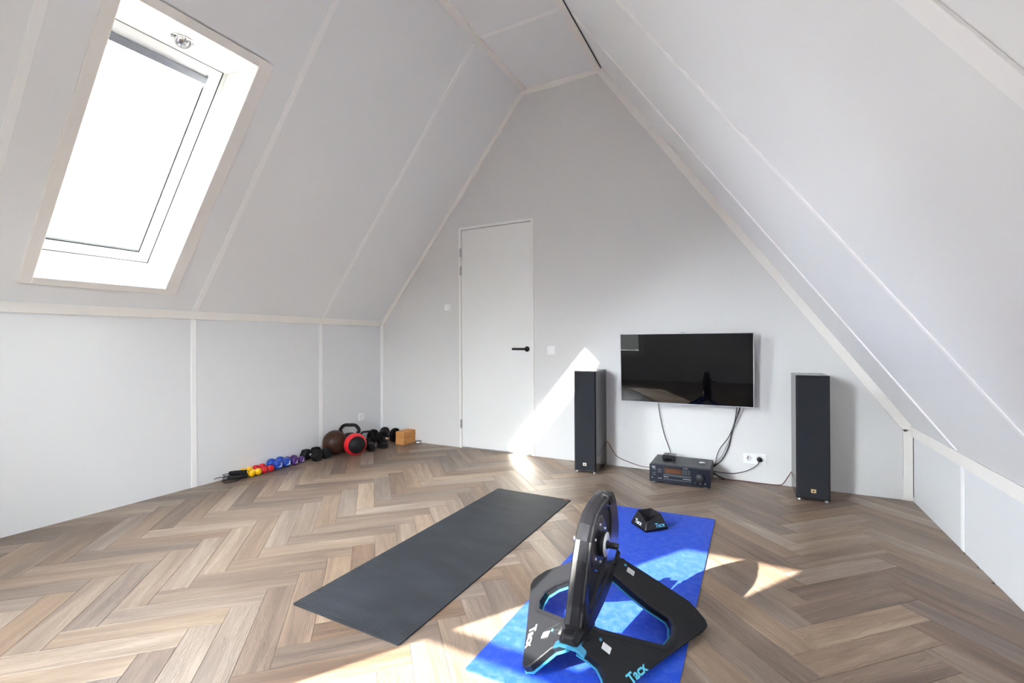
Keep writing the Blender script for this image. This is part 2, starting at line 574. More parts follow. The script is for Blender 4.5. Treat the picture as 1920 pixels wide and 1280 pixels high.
# gable edge boards, lying on the gable wall under the slopes
a, b = PL(YF, 0.0), PL(YF, LL)
jl = PL(YF, LL * 0.86)
r1 = struct_root('trim_1', a)
obj('board', MB().hexa(bar(a, jl, inL * 0.05, gin)).shift(-a), M['trim'], r1, bevel=0.0015)
obj('board', MB().hexa(bar(jl + slL * 0.0015, b, inL * 0.05, gin)).shift(-a), M['trim'], r1, bevel=0.0015)
struct('trim_2', MB().hexa(bar((AL + 0.01, YF, ZC), (AR - 0.01, YF, ZC), V((0, 0, -0.05)), gin * 1.05)), M['trim'], bevel=0.0015)
a, b = PR(YF, 0.0), PR(YF, LR)
jr = PR(YF, LR * 0.80)
r3 = struct_root('trim_3', a)
obj('board', MB().hexa(bar(a, jr, inR * 0.062, gin)).shift(-a), M['trim'], r3, bevel=0.0015)
obj('board', MB().hexa(bar(jr + slR * 0.0015, b, inR * 0.062, gin)).shift(-a), M['trim'], r3, bevel=0.0015)
# corner boards
struct('trim_4', MB().box((XL, YF - tn, 0.001), (XL + 0.034, YF, KL - 0.02)), M['strip'], bevel=0.0015)
struct('trim_5', MB().box((XR - 0.058, YF - tn, 0.001), (XR - 0.004, YF, KR - 0.012)), M['trim'], bevel=0.0015)
# rails where knee wall and slope meet
struct('trim_6', MB().hexa([(XL, YB, KL - 0.034), (XL + 0.016, YB, KL - 0.034), (XL + 0.016, YF - tn, KL - 0.034), (XL, YF - tn, KL - 0.034),
                            (XL, YB, KL + 0.0), (XL + 0.038, YB, KL + 0.030), (XL + 0.038, YF - tn, KL + 0.030), (XL, YF - tn, KL + 0.0)]), M['trim'], bevel=0.002)
struct('trim_7', MB().hexa([(XR - 0.012, YB, KR - 0.062), (XR, YB, KR - 0.062), (XR, YF - tn, KR - 0.062), (XR - 0.012, YF - tn, KR - 0.062),
                            (XR - 0.020, YB, KR + 0.012), (XR, YB, KR), (XR, YF - tn, KR), (XR - 0.020, YF - tn, KR + 0.012)]), M['trim'], bevel=0.002)
# boards along the edges of the flat top, a dark bar painting the shaded slit beside the right one
struct('trim_8', MB().hexa(bar((AL + 0.003, YB, ZC), (AL + 0.003, YF - tn, ZC), V((0.058, 0, 0)), V((0, 0, -0.016)))), M['trim'], bevel=0.0015)
struct('trim_9', MB().hexa(bar((AR - 0.066, YB, ZC), (AR - 0.066, YF - tn, ZC), V((0.058, 0, 0)), V((0, 0, -0.016)))), M['trim'], bevel=0.0015)
struct('slit_shade', MB().hexa(bar((AR - 0.008, 1.0, ZC - 0.0005), (AR - 0.008, YF - tn, ZC - 0.0005), V((0.004, 0, 0)), V((0, 0, -0.009)))), M['dark'])

struct('crack_shade', MB().box((XR - 0.0035, YF - tn + 0.001, 0.03), (XR - 0.0003, YF, KR - 0.07)), M['dark'])  # dark strip painting the shaded crack beside the corner board

# ------------------------------------------------------------------ window_1: roof window in the left slope
r = struct_root('window_1', PL((WY0 + WY1) / 2, WS0))
O = -PL((WY0 + WY1) / 2, WS0)
cw = 0.062
for y0, y1, s0, s1 in ((CY0 - cw, CY0, CS0 - 0.052, CS1 + 0.052), (CY1, CY1 + 0.084, CS0 - 0.052, CS1 + 0.052), (CY0, CY1, CS0 - 0.052, CS0), (CY0, CY1, CS1, CS1 + 0.052)):
    obj('casing', MB().hexa(slab(PL, y0, y1, s0, s1, -0.02, -0.0005)).shift(O), M['trim'], r, bevel=0.004)
DD = 0.30
s1d = 1.775
def P8(y0, y1, sa0, sa1, sb0, sb1, d0, d1):      # s limits differ at the two depths
    return [PL(y0, sa0, d0), PL(y1, sa0, d0), PL(y1, sb0, d1), PL(y0, sb0, d1), PL(y0, sa1, d0), PL(y1, sa1, d0), PL(y1, sb1, d1), PL(y0, sb1, d1)]
dd2 = DD + 0.08
k = (WS1 - s1d) / DD
lining = MB()
lining.hexa(slab(PL, WY0 - 0.03, WY0, WS0 - 0.03, WS1 + 0.03, 0.0, dd2))
lining.hexa(slab(PL, WY1, WY1 + 0.03, WS0 - 0.03, WS1 + 0.03, 0.0, dd2))
lining.hexa(slab(PL, WY0, WY1, WS0 - 0.03, WS0, 0.0, dd2))
lining.hexa(P8(WY0, WY1, WS1, WS1 + 0.06, WS1 - k * dd2, WS1 - k * dd2 + 0.06, 0.0, dd2))
lining.hexa(slab(PL, WY0, WY1, WS1 - k * dd2 + 0.03, WS1 + 0.03, dd2 - 0.02, dd2))
obj('lining', lining.shift(O), M['white_gloss'], r)
# fixed frame, then the sash a gap inside it
def ring(y0, y1, s0, s1, wy, ws0, ws1, d0, d1):
    mb = MB()
    mb.hexa(slab(PL, y0, y0 + wy, s0, s1, d0, d1)); mb.hexa(slab(PL, y1 - wy, y1, s0, s1, d0, d1))
    mb.hexa(slab(PL, y0 + wy, y1 - wy, s0, s0 + ws0, d0, d1)); mb.hexa(slab(PL, y0 + wy, y1 - wy, s1 - ws1, s1, d0, d1))
    return mb
obj('outer_frame', ring(WY0, WY1, WS0, s1d + 0.01, 0.018, 0.018, 0.012, DD - 0.004, DD + 0.07).shift(O), M['white_gloss'], r)
sash = obj('sash', ring(WY0 + 0.021, WY1 - 0.022, WS0 + 0.021, s1d - 0.004, 0.072, 0.075, 0.075, DD, DD + 0.06).shift(O), M['white_gloss'], r, bevel=0.003)
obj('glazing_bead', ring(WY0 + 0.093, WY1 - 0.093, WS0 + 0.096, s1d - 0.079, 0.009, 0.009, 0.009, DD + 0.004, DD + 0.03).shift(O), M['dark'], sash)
obj('pane', MB().hexa(slab(PL, WY0 + 0.09, WY1 - 0.09, WS0 + 0.09, s1d - 0.075, DD + 0.034, DD + 0.038)).shift(O), M['glass'], sash)
obj('dark_gap_ring', ring(WY0 + 0.0175, WY1 - 0.0175, WS0 + 0.0175, s1d - 0.0005, 0.006, 0.006, 0.006, DD - 0.001, DD + 0.02).shift(O), M['dark'], r)  # black ring put in to strengthen the shaded gap line around the sash
bl = obj('blind_cassette', MB().hexa(slab(PL, WY0 + 0.075, WY1 - 0.098, 1.655, 1.702, DD - 0.020, DD + 0.012)).shift(O), M['grey_bar'], r, bevel=0.004)
obj('blind_rail', MB().hexa(slab(PL, WY0 + 0.08, WY1 - 0.105, 1.622, 1.644, DD - 0.010, DD + 0.012)).shift(O), M['white_gloss'], bl, bevel=0.003)
for yy in (WY0 + 0.08, WY1 - 0.098):
    obj('end_bracket', MB().hexa(slab(PL, yy - 0.006, yy + 0.004, 1.628, 1.712, DD - 0.022, DD + 0.0)).shift(O), M['steel'], bl)

# ------------------------------------------------------------------ added_fill_window: unseen roof window added in the right slope to balance the fill light
r = struct_root('added_fill_window', PR((VY0 + VY1) / 2, VS0))
O3 = -PR((VY0 + VY1) / 2, VS0)
for a, b, c, d in ((VY0 - 0.06, VY0, VS0 - 0.06, VS1 + 0.06), (VY1, VY1 + 0.06, VS0 - 0.06, VS1 + 0.06), (VY0, VY1, VS0 - 0.06, VS0), (VY0, VY1, VS1, VS1 + 0.06)):
    obj('casing', MB().hexa(slab(PR, a, b, c, d, -0.02, -0.0005)).shift(O3), M['trim'], r, bevel=0.003)
lin3 = MB()
for a, b, c, d in ((VY0 - 0.03, VY0, VS0 - 0.03, VS1 + 0.03), (VY1, VY1 + 0.03, VS0 - 0.03, VS1 + 0.03), (VY0, VY1, VS0 - 0.03, VS0), (VY0, VY1, VS1, VS1 + 0.03)):
    lin3.hexa(slab(PR, a, b, c, d, 0.0, 0.38))
obj('lining', lin3.shift(O3), M['white_gloss'], r)
sh3 = MB()
for a, b, c, d in ((VY0 + 0.01, VY0 + 0.08, VS0 + 0.01, VS1 - 0.01), (VY1 - 0.08, VY1 - 0.01, VS0 + 0.01, VS1 - 0.01), (VY0 + 0.08, VY1 - 0.08, VS0 + 0.01, VS0 + 0.08), (VY0 + 0.08, VY1 - 0.08, VS1 - 0.08, VS1 - 0.01)):
    sh3.hexa(slab(PR, a, b, c, d, 0.30, 0.36))
sh3 = obj('sash', sh3.shift(O3), M['white_gloss'], r, bevel=0.003)
obj('pane', MB().hexa(slab(PR, VY0 + 0.075, VY1 - 0.075, VS0 + 0.075, VS1 - 0.075, 0.332, 0.336)).shift(O3), M['glass'], sh3)

# recessed spot in the top reveal of the roof window
def PTOP(y, d): return PL(y, WS1 - k * d, d)
sc = PTOP(1.528, 0.150)
tn_ = (PTOP(1.6, 0.2) - PTOP(1.6, 0.1)).normalized()
nrm = tn_.cross(V((0, 1, 0))).normalized()
if nrm.z > 0: nrm = -nrm
tilt = (nrm - tn_ * 0.75 + V((0, -0.1, 0))).normalized()          # the lamp is swivelled towards the room
e_a = V((0, 1, 0)); e_b = tilt.cross(e_a).normalized()
t = thing('recessed_spotlight', 'round chrome recessed spotlight in the white top reveal of the roof window', 'spotlight', sc)
obj('bezel', MB().lathe([(0.044, 0.001), (0.062, 0.001), (0.062, 0.003), (0.058, 0.006), (0.047, 0.007), (0.044, 0.003)], 36, (0, 0, 0), nrm, cap=False), M['chrome'], t)
g0 = nrm * 0.010
gm = obj('gimbal_ring', MB().lathe([(0.036, -0.010), (0.042, -0.010), (0.043, 0.010), (0.040, 0.014), (0.036, 0.012)], 32, g0, tilt, cap=False), M['steel'], t)
obj('reflector', MB().lathe([(0.036, 0.008), (0.030, 0.0), (0.018, -0.006), (0.0, -0.008)], 28, g0, tilt, cap=False), M['chrome'], gm)
obj('retaining_clip', MB().tube([g0 + tilt * 0.014 - e_b * 0.036, g0 + tilt * 0.016, g0 + tilt * 0.014 + e_b * 0.036], 0.0034, 8), M['grey_bar'], gm)
obj('bulb', MB().lathe([(0.006, -0.004), (0.008, 0.002), (0.005, 0.008), (0.0, 0.010)], 12, g0 + e_a * 0.014, tilt, cap=False), M['white_gloss'], gm)

# ------------------------------------------------------------------ window_2: casement in the gable behind the camera
r = struct_root('window_2', ((GX0 + GX1) / 2, YB, GZ0))
ox, oz = (GX0 + GX1) / 2, GZ0
def ringv(x0, x1, z0, z1, wd, y0, y1):
    mb = MB()
    mb.box((x0, y0, z0), (x0 + wd, y1, z1)); mb.box((x1 - wd, y0, z0), (x1, y1, z1))
    mb.box((x0 + wd, y0, z0), (x1 - wd, y1, z0 + wd)); mb.box((x0 + wd, y0, z1 - wd), (x1 - wd, y1, z1))
    return mb.shift((-ox, -YB, -oz))
obj('casing', ringv(GX0 - 0.06, GX1 + 0.06, GZ0 - 0.06, GZ1 + 0.06, 0.062, YB, YB + 0.016), M['trim'], r, bevel=0.002)
obj('sash', ringv(GX0, GX1, GZ0, GZ1, 0.052, YB - 0.075, YB - 0.02), M['white_gloss'], r, bevel=0.003)
obj('transom', MB().box((GX0 + 0.05, YB - 0.07, 1.383), (GX1 - 0.05, YB - 0.03, 1.430)).shift((-ox, -YB, -oz)), M['white_gloss'], r, bevel=0.003)
obj('pane', MB().box((GX0 + 0.05, YB - 0.052, 1.42), (GX1 - 0.05, YB - 0.047, GZ1 - 0.05)).shift((-ox, -YB, -oz)), M['glass'], r)
obj('pane', MB().box((GX0 + 0.05, YB - 0.052, GZ0 + 0.05), (GX1 - 0.05, YB - 0.047, 1.39)).shift((-ox, -YB, -oz)), M['glass'], r)

# ------------------------------------------------------------------ door_1
r = struct_root('door_1', (-2.414, YF, 0))
dx = -2.414
fr = MB()
fr.box((DX0, YF - 0.010, 0.0), (DX0 + 0.032, YF + 0.10, DZ)); fr.box((DX1 - 0.032, YF - 0.010, 0.0), (DX1, YF + 0.10, DZ))
fr.box((DX0 + 0.032, YF - 0.010, DZ - 0.030), (DX1 - 0.032, YF + 0.10, DZ))
obj('frame', fr.shift((-dx, -YF, 0)), M['frame_white'], r, bevel=0.002)
obj('backing', MB().box((DX0, YF + 0.10, 0), (DX1, YF + 0.12, DZ)).shift((-dx, -YF, 0)), M['dark'], r)
leaf = obj('leaf', MB().box((DX0 + 0.035, YF - 0.002, 0.012), (DX1 - 0.035, YF + 0.038, DZ - 0.036)).shift((-dx, -YF, 0)), M['door'], r, bevel=0.002)
for z in (2.132, 1.935, 0.262):
    h = obj('hinge', MB().lathe([(0.0075, -0.048), (0.0075, 0.048)], 10, (DX0 + 0.034 - dx, -0.014, z)), M['steel'], r)
    obj('hinge_plate', MB().box((DX0 + 0.014 - dx, -0.0125, z - 0.045), (DX0 + 0.034 - dx, -0.0102, z + 0.045)), M['steel'], h)
hx, hz = -2.040 - dx, 1.081
hd = obj('handle', MB().tube(bez([(hx, -0.004, hz), (hx, -0.040, hz), (hx - 0.012, -0.050, hz), (hx - 0.05, -0.052, hz), (hx - 0.145, -0.052, hz)], 6), 0.0105, 12), M['black_metal'], leaf)
obj('rose', MB().lathe([(0.027, 0.0), (0.027, 0.006), (0.025, 0.008)], 24, (hx, -0.002, hz), (0, -1, 0)), M['black_metal'], leaf)

# ------------------------------------------------------------------ wall fittings
def socket(parent, x, z, plane, name='socket_insert'):
    """round recessed earthed socket; plane maps (a, out, z) to local coordinates"""
    seg = 24
    prof = [(0.0195, 0.0085), (0.0195, -0.006), (0.0, -0.006)]
    o = plane(x, 0, z); ax = plane(0, 1, 0) - plane(0, 0, 0)
    p = obj(name, MB().lathe([(0.0225, 0.0105), (0.0195, 0.0105), (0.0185, 0.001), (0.0, 0.001)], seg, o, ax, cap=False), M['plastic_shade'], parent)
    for d in (-0.0095, 0.0095):
        obj('pin_hole', MB().lathe([(0.0028, 0.0012), (0.0, 0.0013)], 10, plane(x + d, 0, z), ax, cap=False), M['dark'], p)
    return p
M['plastic_shade'] = mat('socket_white', (0.74, 0.74, 0.73, 1), 0.35)

gp = lambda a, o, z: V((a, -o, z))
t = thing('thermostat', 'white square room sensor on the grey wall left of the door', 'thermostat', (-3.010, YF, 1.537))
obj('back_plate', MB().box((-0.044, -0.006, -0.041), (0.044, 0, 0.041)), M['plastic'], t, bevel=0.002)
obj('housing', MB().box((-0.040, -0.026, -0.037), (0.040, -0.006, 0.037)), M['plastic'], t, bevel=0.009, seg=3)
t = thing('light_switch', 'small white square light switch beside the right door post', 'switch', (-1.772, YF, 1.068))
obj('frame', MB().plate([(-0.0425, -0.0425), (0.0425, -0.0425), (0.0425, 0.0425), (-0.0425, 0.0425)], [[(-0.028, -0.028), (0.028, -0.028), (0.028, 0.028), (-0.028, 0.028)]], lambda x, z: (x, -0.010, z), lambda x, z: (x, 0, z)), M['plastic'], t, bevel=0.002)
obj('rocker', MB().hexa([(-0.027, -0.012, -0.027), (0.027, -0.012, -0.027), (0.027, -0.002, -0.027), (-0.027, -0.002, -0.027), (-0.027, -0.008, 0.027), (0.027, -0.008, 0.027), (0.027, -0.002, 0.027), (-0.027, -0.002, 0.027)]), M['plastic'], t, bevel=0.001)
t = thing('wall_socket', 'white double wall socket low on the gable, black plug in its right half', 'socket', (0.008, YF, 0.192))
obj('face_plate', MB().plate([(-0.082, -0.0405), (0.082, -0.0405), (0.082, 0.0405), (-0.082, 0.0405)], [[(c + 0.0215 * math.cos(i * math.pi / 10), 0.0215 * math.sin(i * math.pi / 10)) for i in range(20)] for c in (-0.036, 0.036)], lambda x, z: (x, -0.012, z), lambda x, z: (x, 0, z)), M['plastic'], t, bevel=0.002)
for c in (-0.036, 0.036): socket(t, c, 0, gp)
t = thing('wall_socket', 'white single wall socket low on the left knee wall above the kettlebells', 'socket', (XL, 3.945, 0.305))
lp = lambda a, o, z: V((o, -a, z))
obj('face_plate', MB().plate([(-0.041, -0.041), (0.041, -0.041), (0.041, 0.041), (-0.041, 0.041)], [[(0.0215 * math.cos(i * math.pi / 10), 0.0215 * math.sin(i * math.pi / 10)) for i in range(20)]], lambda y, z: (0.014, y, z), lambda y, z: (0, y, z)), M['plastic'], t, bevel=0.002)
socket(t, 0, 0, lp)

# ================================================================== TELEVISION
M['screen'] = mat('black_screen', (0.002, 0.002, 0.003, 1), 0.018, spec=0.36)
TX0, TX1, TZ0, TZ1 = -1.064, 0.008, 0.616, 1.224
tx, tz = (TX0 + TX1) / 2, (TZ0 + TZ1) / 2
t = thing('television', 'wall-hung flat television with black glossy screen and thin silver frame', 'television', (tx, YF - 0.012, tz))
t.rotation_euler.x = math.radians(2.4)          # hangs tipped slightly forward
hw, hh = (TX1 - TX0) / 2, (TZ1 - TZ0) / 2
ro = [(-hw, -hh), (hw, -hh), (hw, hh), (-hw, hh)]
ri = [(-hw + 0.006, -hh + 0.007), (hw - 0.006, -hh + 0.007), (hw - 0.006, hh - 0.006), (-hw + 0.006, hh - 0.006)]
obj('bezel', MB().plate(ro, [ri], lambda x, z: (x, -0.086, z), lambda x, z: (x, -0.058, z)), M['silver'], t, bevel=0.002)
obj('screen', MB().box((-hw + 0.006, -0.083, -hh + 0.007), (hw - 0.006, -0.075, hh - 0.006)), M['screen'], t)
obj('back_cover', MB().loft([[(-hw + 0.004, -0.060, -hh + 0.004), (hw - 0.004, -0.060, -hh + 0.004), (hw - 0.004, -0.060, hh - 0.004), (-hw + 0.004, -0.060, hh - 0.004)],
                             [(-hw + 0.05, -0.036, -hh + 0.05), (hw - 0.05, -0.036, -hh + 0.05), (hw - 0.05, -0.036, hh - 0.05), (-hw + 0.05, -0.036, hh - 0.05)]]), M['black'], t)
obj('wall_bracket', MB().box((-0.2, -0.037, -0.12), (0.2, -0.0015, 0.14)), M['black_metal'], t)
cb = obj('camera_bump', MB().hexa([(-0.030, -0.084, hh), (0.030, -0.084, hh), (0.030, -0.066, hh), (-0.030, -0.066, hh), (-0.020, -0.082, hh + 0.009), (0.020, -0.082, hh + 0.009), (0.020, -0.068, hh + 0.009), (-0.020, -0.068, hh + 0.009)]), M['silver'], t, bevel=0.002)
obj('camera_lens', MB().lathe([(0.003, 0.0005), (0.0, 0.0008)], 10, (0, -0.083, hh + 0.0045), (0, -1, 0), cap=False), M['dark'], cb)
obj('badge_lip', MB().hexa([(-0.022, -0.086, -hh - 0.010), (0.022, -0.086, -hh - 0.010), (0.022, -0.066, -hh - 0.010), (-0.022, -0.066, -hh - 0.010), (-0.030, -0.086, -hh), (0.030, -0.086, -hh), (0.030, -0.066, -hh), (-0.030, -0.066, -hh)]), M['silver'], t, bevel=0.002)

# ================================================================== LOUDSPEAKERS
M['cabinet'] = mat('dark_ash_cabinet', (0.022, 0.0215, 0.023, 1), 0.17, spec=0.5)
M['grille'] = mat('grille_cloth', (0.021, 0.023, 0.028, 1), 0.8, spec=0.2, bump=(900, 0.3))
M['gold'] = mat('badge_gold', (0.72, 0.55, 0.28, 1), 0.35, metal=0.4)
M['badge_pale'] = mat('badge_pale', (0.75, 0.70, 0.58, 1), 0.4)
def speaker(label, x, y, rz, wd, dp, top, badge):
    t = thing('floor_speaker', label, 'speaker', (x, y, 0), rz, 'floorstanding speakers either side of the television')
    f = 0.018
    obj('cabinet', MB().box((-wd / 2, 0, f), (wd / 2, dp, top)), M['cabinet'], t, bevel=0.003)
    g = obj('grille', MB().box((-wd / 2 + 0.006, -0.016, f + 0.012), (wd / 2 - 0.006, 0.0, top - 0.010)), M['grille'], t, bevel=0.006, seg=3)
    for z, rr in ((top - 0.075, 0.030), (top - 0.195, 0.066), (top - 0.37, 0.066)):    # rings of the drivers faintly pressing the cloth
        obj('driver_ring', MB().lathe([(rr, 0.0), (rr + 0.0015, 0.0012), (rr + 0.004, 0.0012), (rr + 0.0055, 0.0)], 32, (0, -0.0158, z), (0, -1, 0), cap=False), M['grille'], g)
    bd = obj('badge', MB().box((-0.0155, -0.020, 0.052 + f), (0.0155, -0.016, 0.078 + f)), badge, t, bevel=0.001)
    obj('emblem', MB().lathe([(0.0055, 0.0), (0.0055, 0.0008)], 12, (0.0, -0.020, 0.064 + f), (0, -1, 0)), M['black'], bd)
    for sx in (-1, 1):
        for yy in (0.015, dp - 0.03):
            obj('foot', MB().lathe([(0.010, 0.0), (0.012, 0.006), (0.012, f)], 14, (sx * (wd / 2 - 0.022), yy, 0)), M['steel'], t)
    return t
speaker('dark grey tower speaker standing left of the television nearest the door', -1.309, 3.918, 0.0, 0.198, 0.325, 0.896, M['badge_pale'])
speaker('dark grey tower speaker with gold badge right of the wall socket', 0.378, 3.938, 0.03, 0.208, 0.31, 0.903, M['gold'])

# ================================================================== RECEIVER
M['rec_body'] = mat('receiver_metal', (0.032, 0.035, 0.040, 1), 0.42, metal=0.2)
M['rec_front'] = mat('receiver_front', (0.007, 0.009, 0.018, 1), 0.35, spec=0.3)
M['rec_band'] = mat('receiver_band', (0.055, 0.062, 0.080, 1), 0.35)
M['amber'] = mat('amber_window', (0.10, 0.036, 0.016, 1), 0.25)
M['print'] = mat('pale_print', (0.45, 0.47, 0.50, 1), 0.5)
RX0, RX1, RY, RD, RH = -0.757, -0.296, 3.900, 0.345, 0.156
rw = RX1 - RX0
t = thing('audio_receiver', 'black stereo receiver with amber display on the floor under the television', 'receiver', ((RX0 + RX1) / 2, RY, 0))
h = rw / 2; f = 0.012
obj('body', MB().box((-h + 0.004, 0.022, f), (h - 0.004, RD, RH)), M['rec_body'], t, bevel=0.004)
obj('front_panel', MB().box((-h, 0.0, f), (h, 0.024, RH - 0.004)), M['rec_front'], t, bevel=0.004)
obj('display_surround', MB().box((-h + 0.105, -0.003, 0.074), (-h + 0.322, 0.002, 0.140)), M['black'], t, bevel=0.001)
obj('display', MB().box((-h + 0.122, -0.0045, 0.094), (-h + 0.246, 0.0, 0.131)), M['amber'], t)
obj('control_band', MB().box((-h + 0.112, -0.005, 0.070), (-h + 0.322, 0.0, 0.086)), M['rec_band'], t, bevel=0.002)
kb = obj('volume_knob', MB().lathe([(0.0285, 0.0), (0.027, 0.018), (0.025, 0.021), (0.0, 0.021)], 32, (h - 0.075, 0.0, 0.086), (0, -1, 0), cap=False), M['rec_body'], t)
obj('knob_ring', MB().lathe([(0.035, 0.0), (0.034, 0.003), (0.029, 0.003)], 32, (h - 0.075, 0.0, 0.086), (0, -1, 0), cap=False), M['black'], kb)
for i in range(3):
    kk = obj('tone_knob', MB().lathe([(0.0095, 0.0), (0.0085, 0.012), (0.0, 0.012)], 16, (h - 0.107 + 0.036 * i, 0.0, 0.039), (0, -1, 0), cap=False), M['black'], t)
    obj('pointer', MB().box((h - 0.1078 + 0.036 * i, -0.0128, 0.039), (h - 0.1062 + 0.036 * i, -0.012, 0.049)), M['print'], kk)
for rr in range(3):
    for c in range(3):
        obj('preset_button', MB().box((-h + 0.256 + 0.021 * c, -0.004, 0.096 + 0.013 * rr), (-h + 0.271 + 0.021 * c, 0.001, 0.104 + 0.013 * rr)), M['rec_band'], t)
for c in range(9):
    obj('source_button', MB().box((-h + 0.112 + 0.0235 * c, -0.004, 0.040), (-h + 0.132 + 0.0235 * c, 0.001, 0.048)), M['rec_band'], t)
obj('power_button', MB().box((-h + 0.024, -0.004, 0.112), (-h + 0.052, 0.001, 0.121)), M['rec_band'], t)
for z in (0.083, 0.066):
    obj('side_button', MB().box((-h + 0.026, -0.003, z), (-h + 0.050, 0.001, z + 0.006)), M['rec_band'], t)
for z in (0.110, 0.092):
    obj('mode_button', MB().box((-h + 0.068, -0.004, z), (-h + 0.094, 0.001, z + 0.008)), M['rec_band'], t)
pm = MB()                                        # small pale markings on the front, too fine to read
for x0, x1, z in ((0.018, 0.048, 0.134), (0.022, 0.046, 0.125), (0.262, 0.298, 0.142), (0.112, 0.150, 0.060), (0.26, 0.32, 0.058), (0.018, 0.03, 0.044), (0.068, 0.098, 0.044)):
    pm.box((-h + x0, -0.0018, z), (-h + x1, 0.001, z + 0.0035))
obj('printed_mark', pm, M['print'], t, kind='stuff')
vent = MB()
for i in range(26):
    x = -h + 0.035 + i * 0.0155
    for y0 in (0.075, 0.20):
        vent.box((x, y0, RH - 0.001), (x + 0.005, y0 + 0.095, RH + 0.0006))
vo = obj('vent_slots', vent, M['black'], t); vo['kind'] = 'stuff'
for sx in (-1, 1):
    for yy in (0.03, RD - 0.04):
        obj('foot', MB().lathe([(0.016, 0.0), (0.018, 0.004), (0.018, f + 0.002)], 16, (sx * (h - 0.035), yy, 0)), M['steel'], t)

t = thing('media_box', 'small glossy black streaming box on top of the receiver', 'media box', (-0.630, 4.112, RH + 0.0006))
obj('case', MB().box((-0.052, -0.052, 0.003), (0.052, 0.052, 0.042)), mat('gloss_black', (0.012, 0.012, 0.013, 1), 0.12), t, bevel=0.010, seg=4)
obj('rubber_foot', MB().lathe([(0.042, 0.0), (0.042, 0.004)], 24), M['rubber'], t)
M['foil'] = mat('crinkled_clear_film', (0.72, 0.74, 0.76, 1), 0.2, metal=0.2)
def crumple():
    rng = random.Random(4)
    bm = bmesh.new(); bmesh.ops.create_icosphere(bm, subdivisions=2, radius=1)
    mb = MB()
    vs = []
    for v in bm.verts:
        q = v.co * (0.75 + 0.4 * rng.random())
        vs.append((q.x * 0.024, q.y * 0.017, max(0.0, 0.007 + q.z * 0.008)))
    mb.add(vs, [tuple(x.index for x in f.verts) for f in bm.faces]); bm.free()
    return mb
tag(obj('crumpled_film', crumple(), M['foil'], loc=(-0.372, 4.075, RH + 0.0006)), 'crumpled scrap of clear film on the right top of the receiver', 'wrapper')

# ================================================================== CABLES
M['cable'] = mat('black_cable', (0.014, 0.014, 0.016, 1), 0.5)
M['cable_red'] = mat('red_black_cable', (0.13, 0.012, 0.014, 1), 0.5)
def cable(name, label, pts, r_c, m, cat='cable', group=None):
    p0 = V(pts[0])
    pts = [V(p) - p0 for p in pts]
    return tag(obj(name, MB().tube(bez(pts, 8), r_c, 8), m, loc=p0), label, cat, group)
gy = YF - 0.012
cable('antenna_cable', 'thin black cable hanging from the left underside of the television to the media box', [(-0.752, YF - 0.020, 0.655), (-0.746, YF - 0.018, 0.59), (-0.735, YF - 0.014, 0.50), (-0.700, gy, 0.335), (-0.662, gy, 0.225), (-0.640, 4.22, 0.187), (-0.632, 4.158, 0.176)], 0.0028, M['cable'])
cable('power_cord', 'thick black cable dropping from the right underside of the television behind the receiver', [(-0.100, YF - 0.020, 0.655), (-0.098, YF - 0.018, 0.60), (-0.128, YF - 0.014, 0.50), (-0.158, gy, 0.40), (-0.180, gy, 0.28), (-0.228, gy, 0.17), (-0.286, 4.266, 0.105), (-0.31, 4.272, 0.09)], 0.0046, M['cable'])
cable('signal_cable', 'thin black cable bowing left of the thick cord under the television', [(-0.118, YF - 0.020, 0.655), (-0.122, YF - 0.018, 0.58), (-0.140, YF - 0.014, 0.47), (-0.184, gy, 0.35), (-0.250, gy, 0.25), (-0.278, gy, 0.17), (-0.285, 4.262, 0.12), (-0.31, 4.272, 0.10)], 0.003, M['cable'])
cable('grey_cable', 'thin grey cable hanging rightmost of the three under the television', [(-0.072, YF - 0.020, 0.655), (-0.075, YF - 0.018, 0.60), (-0.095, YF - 0.010, 0.53), (-0.138, YF - 0.006, 0.43), (-0.175, YF - 0.006, 0.33), (-0.235, YF - 0.006, 0.19), (-0.287, 4.268, 0.125)], 0.0022, mat('grey_cable', (0.18, 0.18, 0.19, 1), 0.5))
cable('speaker_wire', 'thin dark red speaker wire from the left tower speaker to the receiver', [(-1.250, 4.246, 0.235), (-1.205, 4.262, 0.215), (-1.160, 4.262, 0.145), (-1.115, 4.262, 0.090), (-1.020, 4.262, 0.056), (-0.900, 4.250, 0.032), (-0.80, 4.256, 0.030), (-0.742, 4.262, 0.045), (-0.70, 4.266, 0.06)], 0.0028, M['cable_red'])
cable('speaker_wire', 'thin red speaker wire along the floor edge to the right tower speaker', [(-0.33, 4.268, 0.05), (-0.284, 4.268, 0.03), (-0.21, 4.258, 0.0045), (-0.08, 4.262, 0.004), (0.06, 4.258, 0.004), (0.160, 4.262, 0.004), (0.205, 4.268, 0.016), (0.240, 4.27, 0.075), (0.285, 4.262, 0.150), (0.32, 4.252, 0.17)], 0.003, M['cable_red'])
t = thing('plug_lead', 'black mains lead running from the receiver up to its plug in the double socket', 'plug', (0.044, YF - 0.012, 0.192))
obj('plug', MB().lathe([(0.0175, -0.008), (0.0190, 0.004), (0.0185, 0.020), (0.013, 0.030), (0.0, 0.032)], 20, (0, 0, 0), (0, -1, 0), cap=False), M['black'], t)
obj('lead', MB().tube(bez([V(p) - V((0.044, YF - 0.012, 0.192)) for p in [(0.044, YF - 0.036, 0.188), (0.036, YF - 0.042, 0.166), (0.005, YF - 0.030, 0.128), (-0.06, YF - 0.024, 0.086), (-0.14, YF - 0.022, 0.058), (-0.22, YF - 0.020, 0.052), (-0.286, 4.266, 0.055), (-0.32, 4.27, 0.06)]], 8), 0.0032, 8), M['cable'], t)
